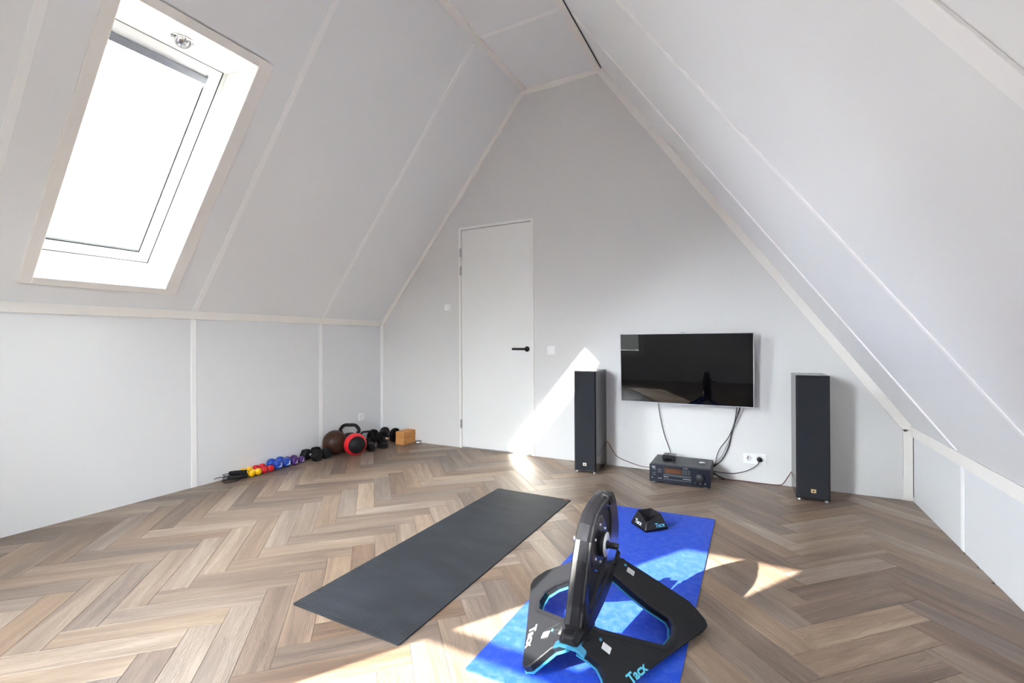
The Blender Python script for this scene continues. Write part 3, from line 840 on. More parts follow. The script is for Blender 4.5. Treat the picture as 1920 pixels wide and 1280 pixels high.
cable('looped_wire', 'short black loop of wire on the floor at the right rear corner of the receiver', [(-0.315, 4.27, 0.045), (-0.287, 4.266, 0.040), (-0.255, 4.25, 0.012), (-0.232, 4.235, 0.0045), (-0.215, 4.245, 0.0045), (-0.235, 4.262, 0.012), (-0.284, 4.266, 0.028), (-0.31, 4.272, 0.028)], 0.0032, M['cable'])

# ================================================================== MATS
def mat_tex(name, col, rough, kind, sheen=0.0):
    m = mat(name, col, rough, spec=0.25, sheen=sheen)
    nt = m.node_tree
    b = nt.nodes['Principled BSDF']
    tc = nt.nodes.new('ShaderNodeTexCoord')
    bp = nt.nodes.new('ShaderNodeBump')
    if kind == 'ridge':
        wv = nt.nodes.new('ShaderNodeTexWave')
        wv.wave_type = 'BANDS'; wv.bands_direction = 'Y'
        wv.inputs['Scale'].default_value = 26; wv.inputs['Distortion'].default_value = 3.5
        wv.inputs['Detail'].default_value = 2; wv.inputs['Detail Scale'].default_value = 0.6
        nt.links.new(tc.outputs['Object'], wv.inputs['Vector'])
        nt.links.new(wv.outputs['Fac'], bp.inputs['Height'])
        bp.inputs['Strength'].default_value = 0.4; bp.inputs['Distance'].default_value = 0.002
        n = nt.nodes.new('ShaderNodeTexNoise'); n.inputs['Scale'].default_value = 4; n.inputs['Detail'].default_value = 6
        mp = nt.nodes.new('ShaderNodeMapping'); mp.inputs['Scale'].default_value = (0.8, 2.0, 1)
        cr = nt.nodes.new('ShaderNodeValToRGB')
        cr.color_ramp.elements[0].position = 0.42; cr.color_ramp.elements[0].color = col
        cr.color_ramp.elements[1].position = 0.72; cr.color_ramp.elements[1].color = tuple(c * 1.55 for c in col[:3]) + (1,)
        nt.links.new(tc.outputs['Object'], mp.inputs['Vector']); nt.links.new(mp.outputs[0], n.inputs['Vector'])
        nt.links.new(n.outputs['Fac'], cr.inputs[0]); nt.links.new(cr.outputs[0], b.inputs['Base Color'])
    else:
        vo = nt.nodes.new('ShaderNodeTexVoronoi'); vo.inputs['Scale'].default_value = 260; vo.inputs['Randomness'].default_value = 0.12
        nt.links.new(tc.outputs['Object'], vo.inputs['Vector'])
        nt.links.new(vo.outputs['Distance'], bp.inputs['Height'])
        bp.inputs['Strength'].default_value = 0.6; bp.inputs['Distance'].default_value = 0.0015
        n = nt.nodes.new('ShaderNodeTexNoise'); n.inputs['Scale'].default_value = 30; n.inputs['Detail'].default_value = 8; n.inputs['Roughness'].default_value = 0.7
        cr = nt.nodes.new('ShaderNodeValToRGB')
        cr.color_ramp.elements[0].position = 0.45; cr.color_ramp.elements[0].color = col
        cr.color_ramp.elements[1].position = 0.85; cr.color_ramp.elements[1].color = (0.07, 0.13, 0.54, 1)
        nt.links.new(tc.outputs['Object'], n.inputs['Vector']); nt.links.new(n.outputs['Fac'], cr.inputs[0]); nt.links.new(cr.outputs[0], b.inputs['Base Color'])
    nt.links.new(bp.outputs[0], b.inputs['Normal'])
    return m
M['mat_black'] = mat_tex('charcoal_mat', (0.021, 0.0235, 0.028, 1), 0.6, 'ridge')
M['mat_blue'] = mat_tex('blue_mat', (0.011, 0.060, 0.49, 1), 0.6, 'weave', 0.04)
def yoga_mat(name, label, corners, th, m, seam=None):
    c = sum((V((*p, 0)) for p in corners), V((0, 0, 0))) / 4
    t = thing(name, label, 'mat', c)
    pts = [V((*p, 0)) - c for p in corners]
    loop = []
    for i in range(4):
        p0, p1, p2 = pts[i - 1], pts[i], pts[(i + 1) % 4]
        a, b = (p0 - p1).normalized(), (p2 - p1).normalized()
        rr = 0.012
        for k in range(4):
            q = k / 3
            loop.append(p1 + a * rr * (1 - q) ** 2 + b * rr * q ** 2)
    obj('sheet', MB().loft([[p + V((0, 0, 0.0003)) for p in loop], [p + V((0, 0, th)) for p in loop]]), m, t, bevel=0.0012)
    return t
bm_ = yoga_mat('exercise_mat', 'charcoal grooved exercise mat lying bare on the floor, small red tag at its far corner', [(-1.812, 1.379), (-1.202, 1.372), (-1.178, 3.200), (-1.783, 3.200)], 0.0055, M['mat_black'])
c = V(((-1.812 - 1.202 - 1.178 - 1.783) / 4, (1.379 + 1.372 + 3.2 + 3.2) / 4, 0))
obj('corner_tag', MB().box((-1.226 - c.x, 3.172 - c.y, 0.0056), (-1.202 - c.x, 3.184 - c.y, 0.0062)), mat('red_tag', (0.45, 0.02, 0.03, 1), 0.5), bm_)
yoga_mat('exercise_mat', 'bright blue exercise mat under the bike trainer', [(-0.908, 1.376), (-0.225, 1.400), (-0.221, 3.267), (-0.858, 3.234)], 0.005, M['mat_blue'])

# ================================================================== BIKE TRAINER
M['shell'] = mat('trainer_shell', (0.008, 0.0085, 0.0105, 1), 0.45, spec=0.28, bump=(500, 0.05))
M['shell_gloss'] = mat('trainer_gloss', (0.008, 0.008, 0.010, 1), 0.25, spec=0.35)
M['disc'] = mat('trainer_disc', (0.06, 0.06, 0.075, 1), 0.22, metal=0.5)
M['cyan'] = mat('cyan_underside', (0.045, 0.27, 0.46, 1), 0.45)
M['cyan_print'] = mat('cyan_lettering', (0.10, 0.46, 0.62, 1), 0.5)
M['label_white'] = mat('warning_label', (0.62, 0.63, 0.64, 1), 0.45)
M['label_silver'] = mat('silver_lettering', (0.55, 0.58, 0.62, 1), 0.4)
AX, AY = -0.566, 1.750
FL = 0.0055
t = thing('bike_trainer', 'black direct-drive bicycle trainer with cyan leg edges on the blue mat', 'trainer', (AX, AY, FL))
def zp(u, y, off=0.0):
    return 0.030 - (0.510 * (u - 0.400) - 0.238 * (y - 1.988)) / 0.826 + off
NW = V((0.510, -0.238, 0.826))
def wing(side, outl, hole, title, tcol, label_pts):
    def P(u, y, off):
        q = V((u, y - AY, zp(u, y) - FL)) + NW * off
        q.z = max(q.z, 0.0015)
        return (q.x * side, q.y, q.z)
    leg = obj('folding_leg', MB().plate(outl, [hole], lambda u, y: P(u, y, 0.0), lambda u, y: P(u, y, -0.024)), M['shell'], t, bevel=0.005, seg=3)
    # recessed facet around the opening and the cyan underside that shows as a thin edge
    hi = inset(hole, -0.014)
    obj('opening_facet', MB().plate(hi, [inset(hole, 0.0015)], lambda u, y: P(u, y, 0.0012), lambda u, y: P(u, y, -0.004)), M['shell_gloss'], leg)
    ui = inset(hole, 0.004)
    ua, ub = inset(outl, -0.0035), inset(outl, 0.006)
    uo = [p if (q[1] < 1.53 and q[0] < 0.166) else w_ for p, w_, q in zip(ua, ub, outl)]
    obj('underside', MB().plate(uo, [ui], lambda u, y: P(u, y, -0.0245), lambda u, y: P(u, y, -0.030)), M['cyan'], leg)
    # latches: grooved hinge block, button and white label near both ends of the hinge
    for y0, dy in ((label_pts[0], 1), (label_pts[1], -1)):
        lab = MB()
        lab.hexa([P(a, b, c_) for c_ in (0.0004, 0.0016) for a, b in ((0.096, y0 - 0.013), (0.124, y0 - 0.009), (0.124, y0 + 0.016), (0.096, y0 + 0.012))])
        obj('white_label', lab, M['label_white'], leg)
        gr = MB()
        for a0, b0, a1, b1 in ((0.070, y0 + 0.034, 0.118, y0 + 0.024), (0.118, y0 + 0.026, 0.122, y0 + 0.018), (0.094, y0 - 0.018, 0.108, y0 - 0.018), (0.060, y0 + 0.004, 0.082, y0 + 0.008)):
            d = V((b1 - b0, -(a1 - a0))); d = d.normalized() * 0.0015
            gr.hexa([P(x, yy, c_) for c_ in (-0.001, 0.0006) for x, yy in ((a0 + d.x, b0 + d.y), (a1 + d.x, b1 + d.y), (a1 - d.x, b1 - d.y), (a0 - d.x, b0 - d.y))])
        obj('panel_groove', gr, M['dark'], leg, kind='stuff')
        bt = MB().lathe([(0.006, 0.0), (0.006, 0.003), (0.004, 0.004)], 12, P(0.086, y0 + 0.010, 0.0), (NW.x * side, NW.y, NW.z))
        obj('latch_button', bt, M['cyan'], leg)
        obj('hinge_knuckle', MB().tube([P(0.046, y0 - 0.03 + 0.0, -0.006), P(0.046, y0 + 0.045, -0.006)], 0.014, 12), M['shell'], leg)
    # lettering along the outer edge
    o, xd, yd, size = title
    o3 = V(P(*o, 0.0003)); x3 = V(P(*xd, 0.0003)) - o3; y3 = V(P(*yd, 0.0003)) - o3
    obj('lettering', text_mb('Tacx', size, 0.0005, o3, x3, y3, bold=0.0012, xs=1.14), tcol, leg)
    # rubber pads the leg stands on
    for (u, y) in (((0.372, 1.955), (0.182, 1.535)) if side > 0 else ((0.300, 1.925), (0.170, 1.545))):
        p = P(u, y, -0.02)
        obj('rubber_pad', MB().lathe([(0.014, 0.0), (0.014, max(0.004, p[2] - 0.0005))], 14, (p[0], p[1], 0.0)), M['rubber'], leg)
    return leg
outR_ = [(0.044, 1.503), (0.075, 1.511), (0.107, 1.514), (0.129, 1.499), (0.150, 1.468), (0.163, 1.464), (0.172, 1.480), (0.398, 1.974), (0.401, 1.990), (0.394, 2.006), (0.362, 2.021), (0.328, 2.031), (0.204, 2.006), (0.127, 1.990), (0.054, 1.970), (0.036, 1.966)]
holeR = [(0.042, 1.611), (0.072, 1.620), (0.147, 1.672), (0.262, 1.754), (0.273, 1.763), (0.292, 1.826), (0.286, 1.866), (0.272, 1.880), (0.210, 1.868), (0.137, 1.862), (0.042, 1.866)]
wing(1, outR_, holeR, ((0.2055, 1.5440), (0.2420, 1.638), (0.182, 1.556), 0.0425), M['cyan_print'], (1.580, 1.944))
outL_ = [(0.012, 1.488), (0.056, 1.491), (0.085, 1.468), (0.119, 1.441), (0.148, 1.448), (0.160, 1.466), (0.225, 1.634), (0.312, 1.850), (0.342, 1.925), (0.342, 1.957), (0.325, 1.972), (0.290, 1.986), (0.239, 1.980), (0.155, 1.970), (0.010, 1.958)]
holeL = [(0.032, 1.592), (0.120, 1.658), (0.209, 1.724), (0.228, 1.771), (0.222, 1.822), (0.182, 1.838), (0.117, 1.832), (0.030, 1.843)]
wing(-1, outL_, holeL, ((0.204, 1.632), (0.179, 1.537), (0.176, 1.642), 0.046), M['label_silver'], (1.562, 1.930))

# spine between the legs, carrying hinge and tower
sp = MB()
loops = []
for y, hwid, zt, zb in ((1.492, 0.026, 0.146, 0.124), (1.502, 0.034, 0.152, 0.118), (1.60, 0.040, 0.172, 0.100), (1.80, 0.040, 0.212, 0.12), (1.950, 0.038, 0.248, 0.15), (1.968, 0.030, 0.248, 0.17)):
    loops.append([(-hwid, y - AY, zb - FL), (hwid, y - AY, zb - FL), (hwid, y - AY, zt - 0.022 - FL), (hwid * 0.6, y - AY, zt - FL), (-hwid * 0.6, y - AY, zt - FL), (-hwid, y - AY, zt - 0.022 - FL)])
obj('spine', sp.loft(loops), M['shell'], t, bevel=0.004)
arch = MB()
arch.loft([[(u, 1.482 + abs(u) * 0.35 - AY, z - FL), (u, 1.530 - AY, z - FL), (u, 1.530 - AY, z + 0.011 - FL), (u, 1.482 + abs(u) * 0.35 - AY, z + 0.011 - FL)] for u, z in ((-0.056, 0.086), (-0.030, 0.106), (0.0, 0.114), (0.030, 0.106), (0.056, 0.086))])
obj('spine_edge', arch, M['cyan'], t, bevel=0.002)
# tower: a tall flat housing seen almost edge-on, with a raised rim and a dished right face
prof = [(1.520, 0.135), (1.528, 0.17), (1.556, 0.22), (1.582, 0.29), (1.612, 0.36), (1.646, 0.42), (1.688, 0.468), (1.735, 0.499), (1.800, 0.516), (1.870, 0.521), (1.940, 0.519), (1.985, 0.506), (2.012, 0.475), (2.040, 0.420), (2.062, 0.340), (2.048, 0.285), (2.010, 0.235), (1.960, 0.20), (1.80, 0.165), (1.63, 0.145)]
def ptsx(pl, x): return [(x, y - AY, z - FL) for y, z in pl]
def inset_cw(pl, d): return [tuple(p) for p in reversed(inset(list(reversed(pl)), d))]
tw = MB()
p0 = prof
tower = obj('tower', tw.loft([ptsx(inset_cw(p0, 0.032), -0.033), ptsx(inset_cw(p0, 0.008), -0.029), ptsx(p0, -0.023), ptsx(p0, -0.006), ptsx(inset_cw(p0, 0.007), 0.018),
                              ptsx(inset_cw(p0, 0.012), 0.026)]), M['shell_gloss'], t, bevel=0.002)
# right face: flange with a D-shaped dish sunk in it
dish = [(1.625, 0.185), (1.618, 0.26), (1.632, 0.33), (1.660, 0.405), (1.696, 0.453), (1.740, 0.481), (1.79, 0.492), (1.85, 0.490), (1.898, 0.470), (1.922, 0.44), (1.930, 0.395), (1.918, 0.35), (1.88, 0.30), (1.80, 0.24), (1.72, 0.20), (1.675, 0.182)]
fl_out = inset_cw(p0, 0.012)
flange = MB().plate([(y - AY, z - FL) for y, z in fl_out], [[(y - AY, z - FL) for y, z in dish]], lambda y, z: (0.036, y, z), lambda y, z: (0.025, y, z))
obj('face_flange', flange, M['shell_gloss'], tower, bevel=0.004)
dw = MB()
d1, d2, d3 = dish, inset_cw(dish, 0.006), inset_cw(dish, 0.030)
dw.loft([ptsx(d1, 0.0345), ptsx(d2, 0.027), ptsx(d3, 0.0262)], cap0=False, cap1=True)
obj('dish', dw, M['shell'], tower)
HY, HZ = 1.770, 0.368
obj('flywheel_cover', MB().lathe([(0.104, 0.0263), (0.102, 0.031), (0.092, 0.0335), (0.0, 0.0345)], 48, (0, HY - AY, HZ - FL), (1, 0, 0), cap=False), M['disc'], tower)
hub = obj('hub', MB().lathe([(0.048, 0.034), (0.048, 0.056), (0.046, 0.058)], 40, (0, HY - AY, HZ - FL), (1, 0, 0)), M['shell'], tower)
obj('hub_face', MB().lathe([(0.0455, 0.058), (0.0455, 0.0595), (0.0, 0.0598)], 40, (0, HY - AY, HZ - FL), (1, 0, 0), cap=False), mat('satin_aluminium', (0.72, 0.72, 0.74, 1), 0.3, metal=0.35), hub)
obj('axle_stub', MB().lathe([(0.016, 0.059), (0.016, 0.066), (0.0125, 0.067), (0.0125, 0.104), (0.010, 0.106)], 20, (0, HY - AY, HZ - FL), (1, 0, 0)), M['black_metal'], hub)
for i in range(6):
    a = math.pi / 2 + i * math.pi / 3
    obj('bolt', MB().lathe([(0.0055, 0.033), (0.0055, 0.038), (0.0, 0.0385)], 8, (0, HY - AY + 0.072 * math.cos(a), HZ - FL + 0.072 * math.sin(a)), (1, 0, 0), cap=False), M['steel'], tower)
obj('axle_end', MB().lathe([(0.010, 0.034), (0.010, 0.060), (0.012, 0.060), (0.012, 0.072), (0.006, 0.075)], 14, (0, HY - AY, HZ - FL), (-1, 0, 0)), M['chrome'], tower)
hdl = MB()
hdl.hexa([(0.020, 1.895 - AY, 0.478 - FL), (0.044, 1.895 - AY, 0.478 - FL), (0.044, 1.975 - AY, 0.458 - FL), (0.020, 1.975 - AY, 0.458 - FL),
          (0.004, 1.890 - AY, 0.524 - FL), (0.034, 1.890 - AY, 0.518 - FL), (0.034, 1.975 - AY, 0.508 - FL), (0.004, 1.975 - AY, 0.512 - FL)])
gr = obj('carry_grip', hdl, M['shell_gloss'], tower, bevel=0.005)
obj('grip_slot', MB().hexa([(0.041, 1.910 - AY, 0.482 - FL), (0.0455, 1.910 - AY, 0.482 - FL), (0.0455, 1.960 - AY, 0.470 - FL), (0.041, 1.960 - AY, 0.470 - FL), (0.034, 1.910 - AY, 0.510 - FL), (0.0410, 1.910 - AY, 0.508 - FL), (0.0410, 1.960 - AY, 0.498 - FL), (0.034, 1.960 - AY, 0.500 - FL)]), M['dark'], gr)
obj('tower_rib', MB().hexa([(0.026, 1.555 - AY, 0.135 - FL), (0.050, 1.565 - AY, 0.135 - FL), (0.048, 1.610 - AY, 0.145 - FL), (0.026, 1.615 - AY, 0.145 - FL), (0.030, 1.560 - AY, 0.235 - FL), (0.036, 1.565 - AY, 0.235 - FL), (0.036, 1.590 - AY, 0.235 - FL), (0.030, 1.590 - AY, 0.235 - FL)]), M['shell'], tower, bevel=0.003)

# the central body sits a touch nearer the right leg
for o in [c for c in t.children if c.name.split('.')[0] in ('tower', 'spine', 'spine_edge')]:
    o.scale = (0.96, 0.96, 0.96); o.location = (0.0226, -0.0700, 0.0460)

# front wheel support
t = thing('front_wheel_block', 'small black pyramid wheel block with a notched top on the blue mat', 'wheel block', (-0.577, 2.958, 0.0053), math.radians(46))
def block():
    q = 0.079
    b = [(-q, -q), (q, -q), (q, q), (-q, q)]              # near, right, far, left corners
    mb = MB()
    mb.loft([[(x, y, 0.0) for x, y in b], [(x, y, 0.014) for x, y in b]], True, False)
    A, B, C_, D = (V((*p, 0.014)) for p in b)
    k_ = 0.050
    s_, e_, n_, w_ = V((-0.058, -0.058, 0.050)), V((k_, -k_, 0.092)), V((k_, k_, 0.092)), V((-k_, k_, 0.092))
    c_ = V((0.006, 0.006, 0.056))
    mb.add([A, B, C_, D, s_, e_, n_, w_, c_], [(0, 1, 5, 4), (1, 2, 6, 5), (2, 3, 7, 6), (3, 0, 4, 7), (4, 5, 8), (5, 6, 8), (6, 7, 8), (7, 4, 8)])
    return mb
obj('body', block(), M['shell_gloss'], t, bevel=0.003, seg=2)
fs_ = V((0, 0.029, 0.078)).normalized()
obj('lettering', text_mb('Tacx', 0.034, 0.0005, V((-0.008, -0.079, 0.014)) + fs_ * 0.008 + V((0, -0.0005, 0)), (1, 0, 0), fs_, bold=0.0006), M['cyan_print'], t)
fl_ = V((0.029, 0, 0.078)).normalized()
obj('lettering', text_mb('Tacx', 0.034, 0.0005, V((-0.079, 0.042, 0.014)) + fl_ * 0.010 + V((-0.0005, 0, 0)), (0, -1, 0), fl_, bold=0.0006), M['label_silver'], t)

# ================================================================== WEIGHTS IN THE CORNER
def vinyl(name, col): return mat(name, col, 0.32, coat=0.3)
M['yellow'] = vinyl('yellow_vinyl', lin(250, 196, 10)); M['red'] = vinyl('red_vinyl', lin(214, 16, 34))
M['blue'] = vinyl('blue_vinyl', lin(8, 66, 178)); M['purple'] = vinyl('purple_vinyl', lin(76, 22, 118))
M['mark'] = mat('white_print', (0.75, 0.75, 0.80, 1), 0.5)
GRP = 'vinyl dumbbells lined up along the left knee wall'
def vinyl_bell(label, y, rad, length, m, mark):
    xc = -3.842 - length / 2
    t = thing('dumbbell', label, 'dumbbell', (xc, y, 0), 0.0, GRP)
    hl = length / 2
    hp = lambda s: [(0.0, 0.0), (rad * 0.72, 0.0), (rad * 0.93, rad * 0.22), (rad, rad * 0.55), (rad * 0.97, rad * 0.95), (rad * 0.78, rad * 1.30), (rad * 0.45, rad * 1.46), (0.0, rad * 1.46)]
    for s in (1, -1):
        hd_ = obj('head', MB().lathe(hp(s), 24, (s * hl, 0, rad), (-s, 0, 0), cap=False), m, t)
        if mark and s == 1:
            mk = MB()
            pts = [(hl + 0.0008, 0.002 + rad * 0.42 * math.cos(a) * 0.6, rad * 1.12 + rad * 0.38 * math.sin(a)) for a in [math.radians(d) for d in range(-100, 60, 20)]]
            mk.tube(pts, rad * 0.085, 6)
            mk.box((hl - 0.0005, -rad * 0.45, rad * 0.55), (hl + 0.001, rad * 0.45, rad * 0.66))
            obj('printed_mark', mk, M['mark'], hd_)
    obj('handle', MB().lathe([(rad * 0.42, -hl + rad), (rad * 0.47, 0.0), (rad * 0.42, hl - rad)], 16, (0, 0, rad), (1, 0, 0)), m, t)
vinyl_bell('yellow vinyl dumbbell next to the black skipping rope handles', 2.545, 0.0285, 0.155, M['yellow'], False)
vinyl_bell('yellow vinyl dumbbell touching the red pair', 2.604, 0.0285, 0.155, M['yellow'], False)
vinyl_bell('red vinyl dumbbell next to the yellow pair', 2.664, 0.029, 0.160, M['red'], False)
vinyl_bell('red vinyl dumbbell touching the larger blue pair', 2.724, 0.029, 0.160, M['red'], False)
vinyl_bell('large blue vinyl dumbbell next to the red pair', 2.806, 0.0432, 0.150, M['blue'], True)
vinyl_bell('large blue vinyl dumbbell touching the purple pair', 2.893, 0.0432, 0.150, M['blue'], True)
vinyl_bell('purple vinyl dumbbell next to the blue pair', 2.975, 0.034, 0.150, M['purple'], True)
vinyl_bell('purple vinyl dumbbell next to the black hexagonal pair', 3.046, 0.034, 0.150, M['purple'], True)

def hex_bell(label, x, y, rz, rad, length):
    t = thing('hex_dumbbell', label, 'dumbbell', (x, y, 0), rz, 'black hexagonal dumbbells by the brown ball')
    hl = length / 2; hw_ = 0.072
    zc_ = rad * math.cos(math.pi / 6)
    for s in (1, -1):
        obj('head', MB().lathe([(rad * 0.80, 0.0), (rad * 0.98, 0.010), (rad, 0.016), (rad, hw_ - 0.016), (rad * 0.98, hw_ - 0.010), (rad * 0.80, hw_)], 6, (s * hl, 0, zc_), (-s, 0, 0), smooth=False, rot=math.pi / 6), M['rubber'], t, bevel=0.003)
    obj('handle', MB().lathe([(0.0155, -hl + hw_ - 0.002), (0.0165, -0.02), (0.0165, 0.02), (0.0155, hl - hw_ + 0.002)], 16, (0, 0, zc_), (1, 0, 0)), M['chrome'], t)
hex_bell('black rubber hexagonal dumbbell beside the purple pair', -3.874, 3.170, 0.05, 0.056, 0.215)
hex_bell('black rubber hexagonal dumbbell in front of the brown ball', -3.874, 3.285, 0.05, 0.056, 0.215)

# medicine balls
M['brown'] = mat('brown_leather', (0.050, 0.020, 0.012, 1), 0.36, bump=(140, 0.2), spec=0.35)
M['ball_black'] = mat('ball_black', (0.009, 0.010, 0.012, 1), 0.5, spec=0.25, bump=(260, 0.25))
M['ball_red'] = mat('ball_red', lin(222, 20, 38), 0.42)
BR = 0.122
t = thing('medicine_ball', 'large brown leather medicine ball leaning by the left wall', 'ball', (-3.862, 3.449, BR))
def uvsphere(rad, seg=40, rings=24):
    return MB().lathe([(rad * math.sin(math.pi * i / rings), -rad * math.cos(math.pi * i / rings)) for i in range(rings + 1)], seg, cap=False)
obj('shell', uvsphere(BR), M['brown'], t)
for axv in ((0.75, 0.25, 0.6), (-0.55, 0.8, 0.25), (0.2, 0.6, -0.75)):
    a = V(axv).normalized(); e1 = a.orthogonal().normalized(); e2 = a.cross(e1)
    obj('seam', MB().tube([a * BR * 0.35 + (e1 * math.cos(q) + e2 * math.sin(q)) * BR * 0.9372 for q in [2 * math.pi * i / 48 for i in range(48)]], 0.0018, 5, closed=True), M['brown'], t)
RB = 0.1125
ra = V((0.86, -0.50, 0.06)).normalized()
t = thing('medicine_ball', 'red medicine ball with round black side panels, in front of the kettlebells', 'ball', (-3.632, 3.508, RB))
a0 = math.radians(50)
obj('band', MB().lathe([(RB * math.sin(q), RB * math.cos(q)) for q in [a0 + (math.pi - 2 * a0) * i / 14 for i in range(15)]], 40, (0, 0, 0), ra, cap=False), M['ball_red'], t)
for s in (1, -1):
    obj('side_panel', MB().lathe([(RB * 0.997 * math.sin(a0 * i / 10), RB * 0.997 * math.cos(a0 * i / 10)) for i in range(11)], 40, (0, 0, 0), ra * s, cap=False), M['ball_black'], t)

# kettlebells
def kettlebell(label, x, y, rz, rad, ht, hw_, m, grp='black kettlebells in the corner'):
    t = thing('kettlebell', label, 'kettlebell', (x, y, 0), rz, grp)
    zc_ = rad * 0.90
    prof_ = [(0.0, 0.0), (rad * 0.62, 0.0), (rad * 0.80, rad * 0.12), (rad * 0.95, rad * 0.48), (rad, rad * 0.90), (rad * 0.95, rad * 1.28), (rad * 0.74, rad * 1.62), (rad * 0.45, rad * 1.80), (0.0, rad * 1.84)]
    obj('body', MB().lathe(prof_, 32, cap=False), m, t)
    hr = hw_ * 0.088
    pts = bez([(-rad * 0.62, 0, rad * 1.42), (-hw_ / 2 + hr * 0.2, 0, rad * 1.42 + (ht - rad * 1.42) * 0.45), (-hw_ / 2 + hr * 1.2, 0, ht - hr * 2.1), (-hw_ * 0.24, 0, ht - hr), (0, 0, ht - hr * 0.95), (hw_ * 0.24, 0, ht - hr), (hw_ / 2 - hr * 1.2, 0, ht - hr * 2.1), (hw_ / 2 - hr * 0.2, 0, rad * 1.42 + (ht - rad * 1.42) * 0.45), (rad * 0.62, 0, rad * 1.42)], 6)
    obj('handle', MB().tube(pts, hr, 12), m, t)
    return t
kettlebell('large black kettlebell with a wide handle behind both medicine balls', -3.880, 3.668, 0.5, 0.098, 0.282, 0.205, M['black_metal'])
kettlebell('medium black kettlebell half hidden behind the red medicine ball', -3.742, 3.772, 0.9, 0.062, 0.196, 0.125, M['black_metal'])
k3 = kettlebell('smallest black kettlebell, right beside the red medicine ball', -3.614, 3.716, 1.0, 0.050, 0.150, 0.085, M['black_metal'])
obj('printed_mark', MB().tube([(0.040, -0.034, 0.05), (0.041, -0.034, 0.062), (0.038, -0.032, 0.074)], 0.0035, 6), mat('pink_print', (0.5, 0.2, 0.34, 1), 0.5), k3)

# adjustable dumbbells with loose plates
M['plate'] = mat('cast_plate', (0.007, 0.007, 0.009, 1), 0.48, spec=0.25, bump=(200, 0.15))
def plate_bell(label, x, y, rz):
    t = thing('plate_dumbbell', label, 'dumbbell', (x, y, 0), rz, 'black plate-loaded dumbbells in the corner')
    R_ = 0.080
    for s in (1, -1):
        obj('weight_plate', MB().lathe([(0.016, 0.058), (0.060, 0.058), (0.064, 0.062), (0.074, 0.062), (R_, 0.068), (R_, 0.090), (0.074, 0.096), (0.064, 0.096), (0.060, 0.091), (0.016, 0.091)], 40, (0, 0, R_), (s, 0, 0)), M['plate'], t)
        obj('spin_collar', MB().lathe([(0.022, 0.092), (0.022, 0.104), (0.016, 0.106)], 6, (0, 0, R_), (s, 0, 0), smooth=False), M['black_metal'], t)
    obj('chrome_bar', MB().lathe([(0.0125, -0.165), (0.0135, -0.16), (0.0135, 0.16), (0.0125, 0.165)], 16, (0, 0, R_), (1, 0, 0)), M['chrome'], t)
plate_bell('front plate dumbbell with chrome bar, nearest the cork blocks', -3.800, 4.005, -0.12)
plate_bell('rear plate dumbbell with chrome bar, against the gable wall', -3.785, 4.185, 0.0)
tag(obj('weight_plate', MB().lathe([(0.016, 0.0), (0.052, 0.0), (0.056, 0.006), (0.056, 0.016), (0.052, 0.020), (0.04, 0.022), (0.016, 0.022)], 36), M['plate'], loc=(-3.702, 3.882, 0)), 'loose black weight plate lying flat between kettlebells and plate dumbbells', 'weight plate')
t = thing('weight_stack', 'short stack of small black weight plates on the floor', 'weight plate', (-3.600, 3.890, 0))
for i in range(2):
    obj('disc', MB().lathe([(0.014, 0.0), (0.043, 0.0), (0.046, 0.004), (0.046, 0.020), (0.043, 0.0245), (0.014, 0.0245)], 32, (0, 0, i * 0.0248)), M['plate'], t)

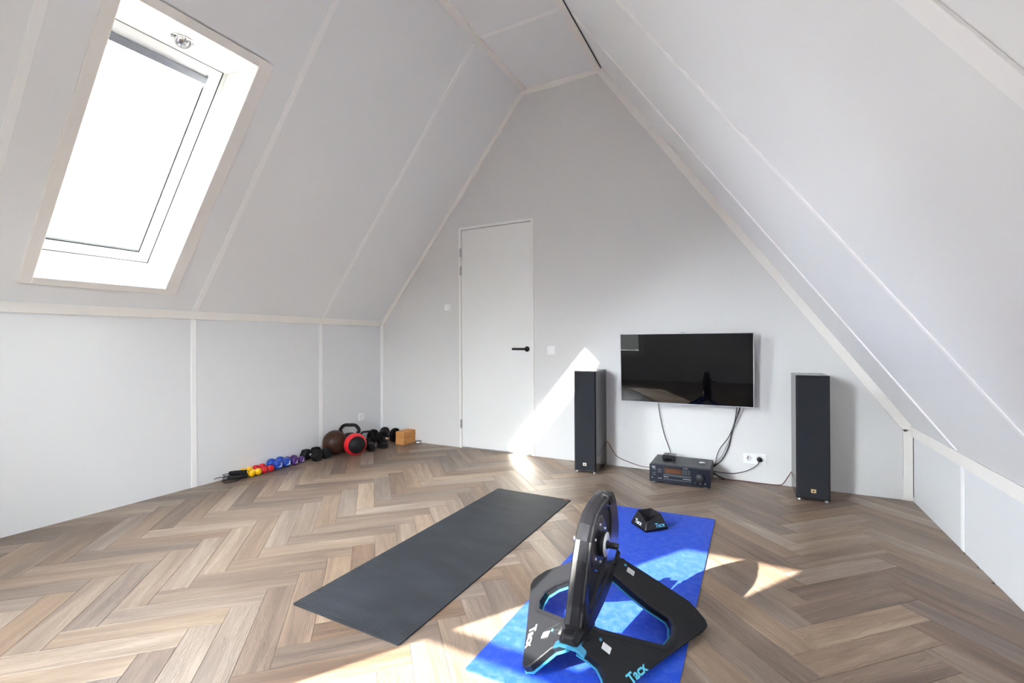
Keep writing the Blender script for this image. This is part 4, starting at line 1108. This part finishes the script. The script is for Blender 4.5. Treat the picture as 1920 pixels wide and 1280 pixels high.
# cork blocks
def cork_mat():
    m = mat('cork', lin(206, 148, 90), 0.7, spec=0.2, var=(60, 0.18), bump=(150, 0.2))
    return m
M['cork'] = cork_mat()
for i, lb in enumerate(('cork yoga block, lower of the stacked pair', 'cork yoga block, upper of the stacked pair')):
    tag(obj('cork_block', MB().box((-0.061, -0.102, 0.0), (0.061, 0.102, 0.0735)), M['cork'], loc=(-3.541 + 0.003 * i, 4.178, 0.0741 * i), bevel=0.007, seg=3), lb, 'yoga block', 'cork yoga blocks')
t = thing('round_tin', 'small round chrome tin on the floor right of the cork blocks', 'tin', (-3.392, 4.222, 0))
obj('body', MB().lathe([(0.040, 0.0), (0.043, 0.003), (0.043, 0.028), (0.041, 0.031)], 32), M['chrome'], t)
obj('lid', MB().lathe([(0.0385, 0.0305), (0.0385, 0.0335), (0.034, 0.0345), (0.0, 0.0340)], 32, cap=False), mat('dark_lid', (0.10, 0.11, 0.13, 1), 0.3), t)

# skipping rope: two handles and a coil of cable
t = thing('skipping_rope', 'black skipping rope coiled around its two handles by the yellow dumbbells', 'skipping rope', (-3.885, 2.445, 0))
for (x0, y0, z0, x1, y1, z1) in ((-0.050, -0.060, 0.019, 0.030, 0.060, 0.019), (-0.080, -0.035, 0.050, 0.004, 0.070, 0.048)):
    a, b = V((x0, y0, z0)), V((x1, y1, z1)); ln = (b - a).length
    hd_ = obj('grip', MB().lathe([(0.012, 0.0), (0.0165, 0.012), (0.0185, ln * 0.4), (0.0165, ln - 0.014), (0.0175, ln - 0.006), (0.014, ln)], 16, a, b - a), M['rubber'], t)
    obj('end_cap', MB().lathe([(0.0085, 0.0), (0.0085, 0.003), (0.0, 0.0035)], 14, b, b - a, cap=False), M['steel'], hd_)
rc = MB()
rng = random.Random(3)
for i in range(4):
    pts = []
    for kq in range(20):
        q = 2 * math.pi * kq / 20
        pts.append((-0.030 + 0.01 * i + (0.062 + 0.008 * i) * math.cos(q), -0.030 - 0.006 * i + (0.085 - 0.006 * i) * math.sin(q), 0.004 + 0.012 * i + 0.018 * (1 + math.sin(q + i)) * 0.5 * (i > 0)))
    rc.tube(pts, 0.0027, 6, closed=True)
rc.tube(bez([(-0.05, -0.09, 0.012), (0.0, -0.125, 0.0035), (0.045, -0.100, 0.0035), (0.050, -0.040, 0.0035), (0.02, -0.01, 0.008)], 8), 0.0027, 6)
rc.tube(bez([(-0.07, -0.07, 0.03), (-0.085, -0.13, 0.034), (-0.080, -0.155, 0.030)], 6), 0.003, 6)
obj('cord', rc, M['cable'], t)
